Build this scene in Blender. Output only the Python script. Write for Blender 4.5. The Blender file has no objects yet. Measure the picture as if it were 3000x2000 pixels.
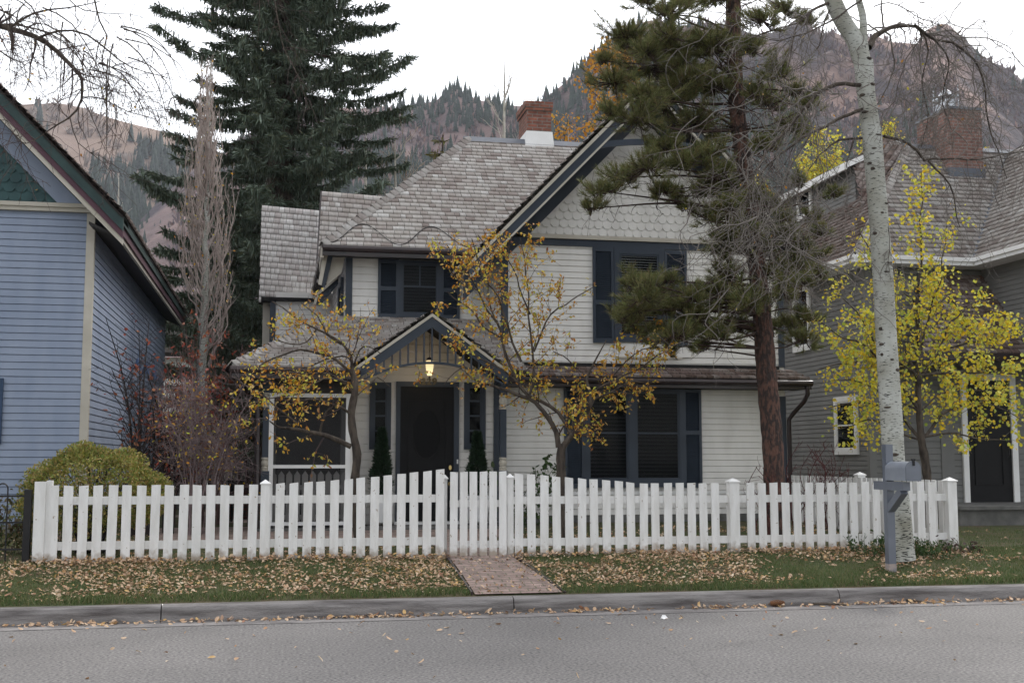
import bpy, math, random
import numpy as np
from mathutils import Vector, Matrix, noise
C = bpy.context.scene.collection
rng = np.random.default_rng(7); random.seed(7)
PI = math.pi
# ------------------------------------------------------------------ camera
F = 3450.0; YAW = math.radians(11.3); PIT = math.radians(5.65); CH = 1.55
cam = bpy.data.cameras.new('camera'); co = bpy.data.objects.new('camera', cam); C.objects.link(co)
co.location = (0, 0, CH); co.rotation_euler = (PI/2+PIT, 0, -YAW)
cam.sensor_width = 36; cam.lens = F/3000*36; cam.clip_end = 9000; cam.clip_start = .1
bpy.context.scene.camera = co
# ------------------------------------------------------------------ world, sun
w = bpy.data.worlds.new('World'); bpy.context.scene.world = w; w.use_nodes = True
nt = w.node_tree; nt.nodes.clear()
SUN_E, SUN_A = math.radians(42), math.radians(38)      # azimuth from +Y, positive = right
out = nt.nodes.new('ShaderNodeOutputWorld')
sky = nt.nodes.new('ShaderNodeTexSky'); sky.sky_type = 'NISHITA'; sky.sun_disc = False
sky.sun_elevation = SUN_E; sky.sun_rotation = SUN_A
b1 = nt.nodes.new('ShaderNodeBackground'); b1.inputs[1].default_value = .05
nt.links.new(sky.outputs[0], b1.inputs[0])
b2 = nt.nodes.new('ShaderNodeBackground')                # the cloud layer: brighter beyond the houses and overhead
geo = nt.nodes.new('ShaderNodeTexCoord'); sep = nt.nodes.new('ShaderNodeSeparateXYZ')
nt.links.new(geo.outputs['Generated'], sep.inputs[0])
m1 = nt.nodes.new('ShaderNodeMath'); m1.operation = 'MULTIPLY_ADD'; nt.links.new(sep.outputs[1], m1.inputs[0]); m1.inputs[1].default_value = .30; m1.inputs[2].default_value = .84
m2 = nt.nodes.new('ShaderNodeMath'); m2.operation = 'MULTIPLY_ADD'; ab = nt.nodes.new('ShaderNodeMath'); ab.operation = 'ABSOLUTE'; nt.links.new(sep.outputs[0], ab.inputs[0]); nt.links.new(ab.outputs[0], m2.inputs[0]); m2.inputs[1].default_value = .32; nt.links.new(m1.outputs[0], m2.inputs[2])
b2.inputs[0].default_value = (1.0, .985, .955, 1); nt.links.new(m2.outputs[0], b2.inputs[1])
ad = nt.nodes.new('ShaderNodeAddShader'); nt.links.new(b1.outputs[0], ad.inputs[0]); nt.links.new(b2.outputs[0], ad.inputs[1])
nt.links.new(ad.outputs[0], out.inputs[0])
sl = bpy.data.lights.new('sun', 'SUN'); sl.energy = 1.3; sl.angle = math.radians(12); sl.color = (1, .96, .9)
so = bpy.data.objects.new('sun', sl); C.objects.link(so)
sd = Vector((math.sin(SUN_A)*math.cos(SUN_E), math.cos(SUN_A)*math.cos(SUN_E), math.sin(SUN_E)))
so.rotation_euler = (-sd).to_track_quat('-Z', 'Y').to_euler()
vs = bpy.context.scene.view_settings; vs.view_transform = 'Standard'; vs.look = 'None'; vs.exposure = 0.55; vs.gamma = 1
bpy.context.scene.cycles.max_bounces = 6; bpy.context.scene.cycles.transparent_max_bounces = 12
# ------------------------------------------------------------------ photo measurements -> world
cy, sy, cp, sp = math.cos(YAW), math.sin(YAW), math.cos(PIT), math.sin(PIT)
_f = (sy*cp, cy*cp, sp); _r = (cy, -sy, 0); _u = (-sy*sp, -cy*sp, cp)
def ray(px, py):
    a, b = (px-1500)/F, (1000-py)/F
    return [_f[i]+_r[i]*a+_u[i]*b for i in range(3)]
def at(px, py, Y):
    d = ray(px, py); t = Y/d[1]; return Vector((d[0]*t, Y, CH+d[2]*t))
def atz(px, py, z):
    d = ray(px, py); t = (z-CH)/d[2]; return Vector((d[0]*t, d[1]*t, z))
def atx(px, py, X):
    d = ray(px, py); t = X/d[0]; return Vector((X, d[1]*t, CH+d[2]*t))
def X_(px, Y): return at(px, 1500 if Y < 14.5 else 1300 if Y in (22.0, 18.7, 17.9, 18.0) else 1000, Y).x
def Z_(py, Y, px=1500): return at(px, py, Y).z
def ground_z(x, y):
    if y < 11.99: return 0.
    if y < 14: t = (y-12)/2; z = .15+.235*t*(1.35-.35*t)
    elif y < 19: z = .385+(y-14)*.023
    else: z = .5+(y-19)*.004
    if x > 9.3 and 14 < y < 60: z -= min(1, (x-9.3)/1.2)*min(1, (y-14)/5)*.22
    return z
# ------------------------------------------------------------------ materials
MATS = {}
def nodes(m):
    m.use_nodes = True; n = m.node_tree; n.nodes.clear()
    o = n.nodes.new('ShaderNodeOutputMaterial'); p = n.nodes.new('ShaderNodeBsdfPrincipled'); n.links.new(p.outputs[0], o.inputs[0])
    return n, p, o
def mat(name, col, col2=None, rough=.7, scale=6, bump=0, bscale=60, island=None, stretch=None, spec=.3, detail=6, metal=0, trans=0, contrast=(.35, .65), bdist=.01):
    """colour varies between col and col2 by noise; island = list of colours picked per separate piece"""
    if name in MATS: return MATS[name]
    m = bpy.data.materials.new(name); n, p, o = nodes(m); L = n.links
    tc = n.nodes.new('ShaderNodeTexCoord'); mp = n.nodes.new('ShaderNodeMapping'); L.new(tc.outputs['Object'], mp.inputs[0])
    if stretch: mp.inputs['Scale'].default_value = stretch
    nz = n.nodes.new('ShaderNodeTexNoise'); nz.inputs['Scale'].default_value = scale; nz.inputs['Detail'].default_value = detail
    L.new(mp.outputs[0], nz.inputs['Vector'])
    rp = n.nodes.new('ShaderNodeMapRange'); rp.inputs[1].default_value = contrast[0]; rp.inputs[2].default_value = contrast[1]
    L.new(nz.outputs[0], rp.inputs[0])
    mx = n.nodes.new('ShaderNodeMix'); mx.data_type = 'RGBA'; L.new(rp.outputs[0], mx.inputs[0])
    if island:
        g = n.nodes.new('ShaderNodeNewGeometry'); cr = n.nodes.new('ShaderNodeValToRGB'); cr.color_ramp.interpolation = 'LINEAR'
        L.new(g.outputs['Random Per Island'], cr.inputs[0]); e = cr.color_ramp.elements
        while len(e) < len(island): e.new(.5)
        for i, c in enumerate(island): e[i].position = i/(len(island)-1); e[i].color = (*c, 1)
        mul = n.nodes.new('ShaderNodeMix'); mul.data_type = 'RGBA'; mul.blend_type = 'MULTIPLY'; mul.inputs[0].default_value = 1
        mx.inputs[6].default_value = (1, 1, 1, 1); k = col2 or (.7, .7, .7); mx.inputs[7].default_value = (*k, 1)
        L.new(cr.outputs[0], mul.inputs[6]); L.new(mx.outputs[2], mul.inputs[7]); L.new(mul.outputs[2], p.inputs['Base Color'])
    else:
        c2 = col2 or tuple(c*.8 for c in col)
        mx.inputs[6].default_value = (*col, 1); mx.inputs[7].default_value = (*c2, 1); L.new(mx.outputs[2], p.inputs['Base Color'])
    p.inputs['Roughness'].default_value = rough; p.inputs['Specular IOR Level'].default_value = spec; p.inputs['Metallic'].default_value = metal
    if bump:
        bz = n.nodes.new('ShaderNodeTexNoise'); bz.inputs['Scale'].default_value = bscale; bz.inputs['Detail'].default_value = 4; L.new(mp.outputs[0], bz.inputs['Vector'])
        bp = n.nodes.new('ShaderNodeBump'); bp.inputs['Strength'].default_value = bump; bp.inputs['Distance'].default_value = bdist
        L.new(bz.outputs[0], bp.inputs['Height']); L.new(bp.outputs[0], p.inputs['Normal'])
    if trans:
        t = n.nodes.new('ShaderNodeBsdfTranslucent'); s = n.nodes.new('ShaderNodeMixShader'); s.inputs[0].default_value = trans
        src = p.inputs['Base Color'].links[0].from_socket; L.new(src, t.inputs[0]); L.new(p.outputs[0], s.inputs[1]); L.new(t.outputs[0], s.inputs[2]); L.new(s.outputs[0], o.inputs[0])
    MATS[name] = m; return m
def brick_mat(name, c1, c2, mortar, bw, bh, ms=.012, rough=.85, plane='XZ', bump=.6, offset=.5):
    m = bpy.data.materials.new(name); n, p, o = nodes(m); L = n.links
    tc = n.nodes.new('ShaderNodeTexCoord'); sp_ = n.nodes.new('ShaderNodeSeparateXYZ'); cb = n.nodes.new('ShaderNodeCombineXYZ')
    L.new(tc.outputs['Object'], sp_.inputs[0])
    if plane == 'XZ':
        a = n.nodes.new('ShaderNodeMath'); a.operation = 'ADD'; L.new(sp_.outputs[0], a.inputs[0]); L.new(sp_.outputs[1], a.inputs[1]); L.new(a.outputs[0], cb.inputs[0]); L.new(sp_.outputs[2], cb.inputs[1])
    else: L.new(sp_.outputs[0], cb.inputs[0]); L.new(sp_.outputs[1], cb.inputs[1])
    b = n.nodes.new('ShaderNodeTexBrick'); L.new(cb.outputs[0], b.inputs['Vector']); b.offset = offset
    b.inputs['Scale'].default_value = 1; b.inputs['Brick Width'].default_value = bw; b.inputs['Row Height'].default_value = bh
    b.inputs['Mortar Size'].default_value = ms; b.inputs['Mortar Smooth'].default_value = .3; b.inputs['Bias'].default_value = -.1
    b.inputs['Color1'].default_value = (*c1, 1); b.inputs['Color2'].default_value = (*c2, 1); b.inputs['Mortar'].default_value = (*mortar, 1)
    nz = n.nodes.new('ShaderNodeTexNoise'); nz.inputs['Scale'].default_value = 9; nz.inputs['Detail'].default_value = 8; L.new(tc.outputs['Object'], nz.inputs[0])
    rp = n.nodes.new('ShaderNodeMapRange'); rp.inputs[1].default_value = .3; rp.inputs[2].default_value = .7; rp.inputs[3].default_value = .55; rp.inputs[4].default_value = 1.15; L.new(nz.outputs[0], rp.inputs[0])
    mu = n.nodes.new('ShaderNodeMix'); mu.data_type = 'RGBA'; mu.blend_type = 'MULTIPLY'; mu.inputs[0].default_value = 1
    L.new(b.outputs[0], mu.inputs[6]); L.new(rp.outputs[0], mu.inputs[7]); L.new(mu.outputs[2], p.inputs['Base Color'])
    p.inputs['Roughness'].default_value = rough
    bp = n.nodes.new('ShaderNodeBump'); bp.inputs['Strength'].default_value = bump; bp.inputs['Distance'].default_value = .008; bp.invert = True
    L.new(b.outputs['Fac'], bp.inputs['Height']); L.new(bp.outputs[0], p.inputs['Normal'])
    return m
def glass_mat(name, tint=(.01, .012, .014), mixf=.22):
    m = bpy.data.materials.new(name); n, p, o = nodes(m); L = n.links
    p.inputs['Base Color'].default_value = (*tint, 1); p.inputs['Roughness'].default_value = .04; p.inputs['Specular IOR Level'].default_value = .22
    t = n.nodes.new('ShaderNodeBsdfTransparent'); t.inputs[0].default_value = (.8, .82, .84, 1); s = n.nodes.new('ShaderNodeMixShader'); s.inputs[0].default_value = mixf
    L.new(t.outputs[0], s.inputs[1]); L.new(p.outputs[0], s.inputs[2]); L.new(s.outputs[0], o.inputs[0]); return m
SH = [(.30, .255, .24), (.42, .385, .36), (.50, .47, .445), (.54, .52, .50), (.38, .335, .315), (.64, .63, .615)]
SHD = [(.11, .08, .07), (.18, .135, .12), (.24, .20, .185), (.28, .245, .23), (.15, .10, .09), (.33, .30, .29)]
M = dict(
    cream=mat('cream_paint', (.72, .705, .68), (.62, .605, .58), rough=.5, scale=1.6, bump=.08, bscale=90, stretch=(2.2, 2.2, .7), detail=10, contrast=(.42, .72)),
    creamtrim=mat('cream_trim_paint', (.50, .47, .41), (.43, .40, .34), rough=.6, scale=3),
    navy=mat('slate_blue_paint', (.036, .048, .068), (.028, .038, .055), rough=.45, scale=2.5, spec=.35),
    white=mat('white_paint', (.78, .78, .78), (.70, .70, .69), rough=.55, scale=3),
    fence=mat('fence_paint', (.74, .74, .735), (.64, .635, .62), rough=.6, scale=5, bump=.35, bscale=30, stretch=(3, 3, .6), detail=10),
    black=mat('black_metal', (.012, .012, .014), (.018, .017, .018), rough=.4),
    brown=mat('brown_metal', (.035, .022, .022), (.022, .016, .018), rough=.35, spec=.5),
    door=mat('black_door_paint', (.004, .004, .005), (.006, .006, .007), rough=.5, spec=.2),
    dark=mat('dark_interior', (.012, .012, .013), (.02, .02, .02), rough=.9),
    shade=mat('soffit_shade_tone', (.045, .042, .04), (.03, .028, .027), rough=.8),  # darkened so the colour itself carries the shade under the eaves
    brass=mat('brass', (.6, .45, .2), (.45, .33, .14), rough=.3, metal=1),
    shingle=mat('weathered_shingle', None, (.78, .76, .74), rough=.9, scale=5, island=SH, stretch=(6, 1, 1), spec=.15, contrast=(.3, .75)),
    shinglelite=mat('pale_shingle', None, (.8, .78, .76), rough=.9, scale=5, island=[(.48, .45, .44), (.60, .58, .57), (.66, .65, .64), (.53, .49, .48), (.74, .73, .72)], stretch=(6, 1, 1), spec=.15),
    shinglemid=mat('brown_grey_shingle', None, (.72, .70, .68), rough=.9, scale=5, island=[tuple(c*.72 for c in q) for q in SH], stretch=(6, 1, 1), spec=.15, contrast=(.3, .75)),
    shingledark=mat('dark_shingle', None, (.6, .58, .56), rough=.9, scale=5, island=SHD, stretch=(6, 1, 1), spec=.15),
    underlay=mat('roof_underlay', (.03, .025, .022), (.02, .018, .016), rough=.95),
    lblue=mat('blue_siding_paint', (.255, .30, .395), (.205, .25, .345), rough=.5, scale=1.4, bump=.06, stretch=(2, 2, .6), detail=10, contrast=(.42, .72)),
    green=mat('green_scale_paint', (.035, .085, .088), (.025, .06, .065), rough=.6, scale=5),
    plum=mat('plum_trim', (.095, .045, .062), (.075, .035, .05), rough=.6, scale=5),
    dgreen=mat('dark_green_trim', (.03, .06, .058), (.02, .04, .04), rough=.5, scale=5),
    grey=mat('grey_siding_paint', (.175, .175, .17), (.15, .15, .146), rough=.65, scale=1.4, bump=.06),
    concrete=mat('kerb_concrete', (.27, .255, .25), (.10, .09, .088), rough=.9, scale=2.6, bump=.8, bscale=38, detail=14, contrast=(.38, .66), bdist=.02, stretch=(.6, 2.5, 6)),
    glass=glass_mat('window_glass'), blind=mat('blind_slat', (.62, .61, .57), (.55, .54, .5), rough=.6),
    blinddark=mat('dark_blind_slat', (.055, .055, .056), (.045, .045, .045), rough=.6),
    mailgrey=mat('mailbox_paint', (.12, .135, .17), (.095, .11, .14), rough=.28, scale=4, spec=.8),
    mailbox=mat('mailbox_paint_lit', (.25, .275, .32), (.20, .22, .26), rough=.3, scale=5, spec=.6),  # lighter copy of the post paint, side light put into the colour
    flash=mat('ridge_metal', (.11, .125, .15), (.09, .10, .125), rough=.35, spec=.5),
    stone=mat('stone_slab', (.16, .155, .15), (.10, .10, .095), rough=.9, scale=4, bump=.4),
)
# ------------------------------------------------------------------ objects
fm_ = M['fence'].node_tree; pb_ = [n for n in fm_.nodes if n.type == 'BSDF_PRINCIPLED'][0]; src_ = pb_.inputs['Base Color'].links[0].from_socket
tc_ = fm_.nodes.new('ShaderNodeTexCoord'); sx_ = fm_.nodes.new('ShaderNodeSeparateXYZ'); fm_.links.new(tc_.outputs['Object'], sx_.inputs[0]); nz0 = fm_.nodes.new('ShaderNodeTexNoise'); nz0.inputs['Scale'].default_value = 14; nz0.inputs['Detail'].default_value = 8; fm_.links.new(tc_.outputs['Object'], nz0.inputs[0])
ma_ = fm_.nodes.new('ShaderNodeMath'); ma_.operation = 'MULTIPLY_ADD'; fm_.links.new(nz0.outputs[0], ma_.inputs[0]); ma_.inputs[1].default_value = -.28; fm_.links.new(sx_.outputs[2], ma_.inputs[2])
mr_ = fm_.nodes.new('ShaderNodeMapRange'); fm_.links.new(ma_.outputs[0], mr_.inputs[0]); mr_.inputs[1].default_value = -.13; mr_.inputs[2].default_value = -.02; mr_.inputs[3].default_value = 1; mr_.inputs[4].default_value = 0
ch_ = fm_.nodes.new('ShaderNodeMapRange'); nz1 = fm_.nodes.new('ShaderNodeTexNoise'); nz1.inputs['Scale'].default_value = 22; nz1.inputs['Detail'].default_value = 3; fm_.links.new(tc_.outputs['Object'], nz1.inputs[0]); fm_.links.new(nz1.outputs[0], ch_.inputs[0]); ch_.inputs[1].default_value = .70; ch_.inputs[2].default_value = .735
mm_ = fm_.nodes.new('ShaderNodeMath'); mm_.operation = 'MAXIMUM'; fm_.links.new(mr_.outputs[0], mm_.inputs[0]); fm_.links.new(ch_.outputs[0], mm_.inputs[1])
mi_ = fm_.nodes.new('ShaderNodeMix'); mi_.data_type = 'RGBA'; fm_.links.new(mm_.outputs[0], mi_.inputs[0]); fm_.links.new(src_, mi_.inputs[6]); mi_.inputs[7].default_value = (.34, .29, .24, 1); fm_.links.new(mi_.outputs[2], pb_.inputs['Base Color'])
ORG = {}
def tag(o, label=None, cat=None, group=None, kind=None):
    if label: o['label'] = label
    if cat: o['category'] = cat
    if group: o['group'] = group
    if kind: o['kind'] = kind
    return o
def thing(name, label, cat, loc=(0, 0, 0), group=None):
    o = bpy.data.objects.new(name, None); C.objects.link(o); o.location = loc; o.empty_display_size = .2
    ORG[o.name] = Vector(loc); return tag(o, label, cat, group)
def mesh_obj(name, v, f, m, parent=None, smooth=False, loc=None):
    v = np.asarray(v, dtype=np.float32).reshape(-1, 3)
    off = ORG[parent.name] if parent else Vector(loc or (0, 0, 0))
    v = v-np.array(off, dtype=np.float32)
    me = bpy.data.meshes.new(name)
    if isinstance(f, np.ndarray):
        k = f.shape[1]; nf = len(f)
        me.vertices.add(len(v)); me.vertices.foreach_set('co', v.ravel())
        me.loops.add(nf*k); me.loops.foreach_set('vertex_index', f.ravel().astype(np.int32))
        me.polygons.add(nf); me.polygons.foreach_set('loop_start', (np.arange(nf)*k).astype(np.int32)); me.polygons.foreach_set('loop_total', np.full(nf, k, dtype=np.int32))
        me.update(calc_edges=True)
    else:
        me.from_pydata([tuple(p) for p in v.tolist()], [], f)
    if smooth: me.polygons.foreach_set('use_smooth', np.ones(len(me.polygons), dtype=bool))
    me.materials.append(m); me.update()
    o = bpy.data.objects.new(name, me); C.objects.link(o)
    if parent: o.parent = parent; ORG[o.name] = off
    else: o.location = off; ORG[o.name] = off
    return o
class MB:
    def __init__(s): s.v = []; s.f = []
    def quad(s, *p): n = len(s.v); s.v += [tuple(q) for q in p]; s.f.append(tuple(range(n, n+len(p)))); return s
    def hexa(s, a, b):      # two rings of equal length -> closed solid
        n = len(s.v); k = len(a); s.v += [tuple(q) for q in a]+[tuple(q) for q in b]
        s.f.append(tuple(range(n+k-1, n-1, -1))); s.f.append(tuple(range(n+k, n+2*k)))
        for i in range(k): j = (i+1) % k; s.f.append((n+i, n+j, n+k+j, n+k+i))
        return s
    def box(s, x0, x1, y0, y1, z0, z1):
        return s.hexa([(x0, y0, z0), (x1, y0, z0), (x1, y1, z0), (x0, y1, z0)], [(x0, y0, z1), (x1, y0, z1), (x1, y1, z1), (x0, y1, z1)])
    def prism(s, poly, d):
        d = Vector(d); return s.hexa(poly, [Vector(p)+d for p in poly])
    def bar(s, a, b, wdt, hgt, up=(0, 0, 1)):   # beam between a and b
        a, b = Vector(a), Vector(b); d = (b-a).normalized(); u = Vector(up); sd_ = d.cross(u).normalized(); u = sd_.cross(d).normalized()
        q = lambda p: [p-sd_*wdt/2-u*hgt/2, p+sd_*wdt/2-u*hgt/2, p+sd_*wdt/2+u*hgt/2, p-sd_*wdt/2+u*hgt/2]
        return s.hexa(q(a), q(b))
    def tube(s, pts, r, n=8):
        V, Fc = tube_np([pts], [r if hasattr(r, '__len__') else [r]*len(pts)], n); k = len(s.v)
        s.v += [tuple(x) for x in V.tolist()]; s.f += [tuple(int(i)+k for i in q) for q in Fc.tolist()]; return s
    def lathe(s, c, prof, n=16):
        for (r0, z0), (r1, z1) in zip(prof, prof[1:]):
            for i in range(n):
                a, b = 2*PI*i/n, 2*PI*(i+1)/n
                s.quad((c[0]+r0*math.cos(a), c[1]+r0*math.sin(a), c[2]+z0), (c[0]+r0*math.cos(b), c[1]+r0*math.sin(b), c[2]+z0), (c[0]+r1*math.cos(b), c[1]+r1*math.sin(b), c[2]+z1), (c[0]+r1*math.cos(a), c[1]+r1*math.sin(a), c[2]+z1))
        return s
    def build(s, name, m, parent=None, smooth=False, loc=None): return mesh_obj(name, s.v, s.f, m, parent, smooth, loc)
def tube_np(paths, radii, n=6):
    Vs, Fs, off = [], [], 0
    ang = np.arange(n)*2*PI/n; ca, sa = np.cos(ang), np.sin(ang)
    for P, R in zip(paths, radii):
        P = np.asarray([tuple(p) for p in P], float); R = np.asarray(R, float); k = len(P)
        if k < 2: continue
        T = np.gradient(P, axis=0); T /= np.linalg.norm(T, axis=1)[:, None]+1e-9
        ref = np.array([0, 1., 0]) if abs(T[0][1]) < .8 else np.array([1., 0, 0])
        A = np.cross(T, ref); A /= np.linalg.norm(A, axis=1)[:, None]+1e-9; B = np.cross(T, A)
        ring = P[:, None, :]+R[:, None, None]*(A[:, None, :]*ca[None, :, None]+B[:, None, :]*sa[None, :, None])
        Vs.append(ring.reshape(-1, 3)); i = np.arange(k-1)[:, None]*n; j = np.arange(n)[None, :]; j2 = (j+1) % n
        Fs.append((np.stack([i+j, i+j2, i+n+j2, i+n+j], -1)+off).reshape(-1, 4)); off += k*n
    return np.concatenate(Vs), np.concatenate(Fs)
def spread(tv, tf, pos, ax, ay, az, sc):
    """copies of a small template (verts tv, faces tf as array) at pos with axes ax,ay,az and scale sc"""
    tv = np.asarray(tv, float); tf = np.asarray(tf); N = len(pos); k = len(tv)
    V = pos[:, None, :]+sc[:, None, None]*(tv[None, :, 0:1]*ax[:, None, :]+tv[None, :, 1:2]*ay[:, None, :]+tv[None, :, 2:3]*az[:, None, :])
    Fc = tf[None]+(np.arange(N)*k)[:, None, None]; return V.reshape(-1, 3), Fc.reshape(-1, tf.shape[1])
def frames(N, dirs=None, jitter=1.0, r=None):
    r = r or rng
    a = r.normal(size=(N, 3)) if dirs is None else np.asarray(dirs)+r.normal(size=(N, 3))*jitter
    a /= np.linalg.norm(a, axis=1)[:, None]+1e-9
    b = np.cross(a, r.normal(size=(N, 3))); b /= np.linalg.norm(b, axis=1)[:, None]+1e-9
    return a, b, np.cross(a, b)
LEAF = ([(0, 0, 0), (.33, .26, .05), (.72, .2, .03), (1, 0, -.06), (.72, -.2, .03), (.33, -.26, .05)], [(0, 1, 2, 3), (0, 3, 4, 5)])
ROUND = ([(0, 0, 0), (.25, .42, .04), (.75, .42, .04), (1, 0, -.03), (.75, -.42, .04), (.25, -.42, .04)], [(0, 1, 2, 3), (0, 3, 4, 5)])
# ------------------------------------------------------------------ wall, roof helpers
def siding(mb, p0, p1, z0, z1, nrm, expo=.1, lims=None):
    """clapboards between ground points p0,p1 facing nrm; lims(z)->(s0,s1) clips along the wall"""
    p0, p1, nrm = Vector((*p0, 0)), Vector((*p1, 0)), Vector((*nrm, 0)); d = (p1-p0); Ln = d.length; d.normalize()
    n = int(math.ceil((z1-z0)/expo-1e-6))
    for i in range(n):
        a = z0+i*expo; b = min(z1, a+expo)
        s0, s1 = (0, Ln) if not lims else lims((a+b)/2)
        if s1-s0 < .02: continue
        j = random.uniform(-.0015, .0015)
        q = lambda s, z, o: p0+d*s+nrm*o+Vector((0, 0, z))
        a2, b2 = a+j+.004, b-.009
        mb.quad(q(s0, a2, .020), q(s1, a2, .020), q(s1, b2, .010), q(s0, b2, .010)); mb.quad(q(s0, b2, .010), q(s1, b2, .010), q(s1, b+.004, -.004), q(s0, b+.004, -.004))
        mb.quad(q(s0, a2+.002, -.004), q(s1, a2+.002, -.004), q(s1, a2, .020), q(s0, a2, .020))
    return mb
def shingles(e0, e1, t1, t0, expo=.135, wmin=.09, wmax=.21, seed=1, thick=.03):
    """courses of split shingles over the roof face eave-left, eave-right, top-right, top-left"""
    r = random.Random(seed); e0, e1, t1, t0 = map(Vector, (e0, e1, t1, t0))
    nrm = (e1-e0).cross(t0-e0).normalized(); 
    if nrm.z < 0: nrm = -nrm
    Ls = max((t0-e0).length, (t1-e1).length); D = (e1-e0).normalized(); up = nrm.cross(D).normalized()
    if up.z < 0: up = -up
    h = (t0-e0).dot(up); n = max(1, int(round(h/expo))); V = []; Fc = []
    for i in range(n):
        a, b = i/n, min(1.0, (i+1.0)/n); A0 = e0.lerp(t0, a); A1 = e1.lerp(t1, a); B0 = e0.lerp(t0, b); B1 = e1.lerp(t1, b)
        sA0 = (A0-e0).dot(D); sA1 = (A1-e0).dot(D); sB0 = (B0-e0).dot(D); sB1 = (B1-e0).dot(D)
        lo, hi = min(sA0, sB0), max(sA1, sB1); s = lo-r.uniform(0, .15)
        while s < hi:
            wd = r.uniform(wmin, wmax); x0, x1 = s+.004, s+wd-.004; s += wd
            xa0, xa1 = max(x0, sA0), min(x1, sA1); xb0, xb1 = max(x0, sB0), min(x1, sB1)
            if xa1-xa0 < .015 and xb1-xb0 < .015: continue
            if xa1 < xa0: xa0 = xa1 = (xa0+xa1)/2
            if xb1 < xb0: xb0 = xb1 = (xb0+xb1)/2
            ya = a*h+r.uniform(-.006, .004) - (.012 if r.random() < .03 else 0); yb = b*h+.012; l0 = thick+r.uniform(.004, .014); l1 = r.uniform(.0, .003); l0b = l0+r.uniform(-.003, .003)
            P = lambda x, y, z: e0+D*x+up*y+nrm*z
            k = len(V); V += [P(xa0, ya, l0), P(xa1, ya, l0b), P(xb1, yb, l1+.004), P(xb0, yb, l1+.004), P(xa0, ya, 0), P(xa1, ya, 0)]
            Fc += [(k, k+1, k+2, k+3), (k+4, k+5, k+1, k), (k+4, k, k+3, k+3)[:3]+(k+3,), (k+5, k+1, k+2, k+2)]
    Fc = [f for f in Fc if len(set(f)) == 4]
    return V, Fc
def roof(parent, e0, e1, t1, t0, m='shingle', expo=.135, seed=1, thick=.09, name='roof', **k):
    V, Fc = shingles(e0, e1, t1, t0, expo, seed=seed, **k)
    o = mesh_obj(name, V, np.array(Fc), M[m], parent)
    e0, e1, t1, t0 = map(Vector, (e0, e1, t1, t0)); nrm = (e1-e0).cross(t0-e0).normalized(); nrm = -nrm if nrm.z < 0 else nrm
    p = [e0, e1, t1, t0] if (t1-t0).length > .02 else [e0, e1, t1]
    d = MB(); d.hexa([q-nrm*max(thick, .06) for q in p], [q-nrm*.035 for q in p]); d.build('roof_deck', M['underlay'], o)
    return o
def hipcaps(parent, a, b, m='shinglemid', wd=.11, n=None, seed=3):
    a, b = Vector(a), Vector(b); L_ = (b-a).length; n = n or int(L_/.15); r = random.Random(seed); d = (b-a).normalized(); mb = MB()
    sdv = d.cross(Vector((0, 0, 1))).normalized(); up = sdv.cross(d).normalized(); V = []; Fc = []
    for i in range(n):
        p = a.lerp(b, i/n); q = a.lerp(b, (i+1.25)/n); u0 = up*(.07+r.uniform(0, .008)); u1 = up*.03
        for s in (1, -1):
            k = len(V); V += [p+u0, p+sdv*s*wd-Vector((0, 0, .045)), q+sdv*s*wd-Vector((0, 0, .06)), q+u1, p+u0-up*.02, p+sdv*s*wd-Vector((0, 0, .065))]
            Fc += [(k, k+1, k+2, k+3), (k+4, k+5, k+1, k)]
    return mesh_obj('hip_cap', V, np.array(Fc), M[m], parent)
def scales(mb, p0, d, nrm, zs, lims, wd, rh, thick=.008, seed=0):
    """hexagonal-cut wall shingles; rows from zs upward while lims(z) has width"""
    p0, d, nrm = Vector(p0), Vector(d), Vector(nrm); i = 0
    while True:
        z = zs+i*rh; l = lims(z+rh*.5)
        if l[1]-l[0] < wd*.4: break
        s = math.floor(l[0]/wd)*wd+(wd/2 if i % 2 else 0)-wd
        while s < l[1]:
            a, b = s+.0008, s+wd-.0008; g = wd*.25
            if b > l[0] and a < l[1]:
                cl = lambda x: min(max(x, l[0]), l[1])
                pts = [(a, rh*1.05), (a, rh*.38), (a+g, 0), (b-g, 0), (b, rh*.38), (b, rh*1.05)]
                P = [p0+d*cl(x)+Vector((0, 0, z+y))+nrm*(.018-(.014*y/rh)) for x, y in pts]
                if cl(b)-cl(a) > .02: mb.hexa(P, [q-nrm*thick for q in P])
            s += wd
        i += 1
    return mb
def louvre(parent, x0, x1, z0, z1, Y, mid=.5, name='shutter'):
    f = MB(); t = .045; f.box(x0, x0+t, Y-.045, Y, z0, z1).box(x1-t, x1, Y-.045, Y, z0, z1)
    zm = z0+(z1-z0)*mid
    for a, b in ((z0, z0+.07), (zm-.035, zm+.035), (z1-.07, z1)): f.box(x0+t, x1-t, Y-.043, Y, a, b)
    o = f.build(name, M['navy'], parent); s = MB()
    for a, b in ((z0+.07, zm-.035), (zm+.035, z1-.07)):
        n = int((b-a)/.032)
        for i in range(n):
            z = a+(i+.5)*(b-a)/n; s.quad((x0+t, Y-.036, z-.013), (x1-t, Y-.036, z-.013), (x1-t, Y-.008, z+.014), (x0+t, Y-.008, z+.014))
    s.quad((x0+t, Y-.003, z0+.07), (x1-t, Y-.003, z0+.07), (x1-t, Y-.003, z1-.07), (x0+t, Y-.003, z1-.07))
    s.build('louvres', M['navy'], o); return o
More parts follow.
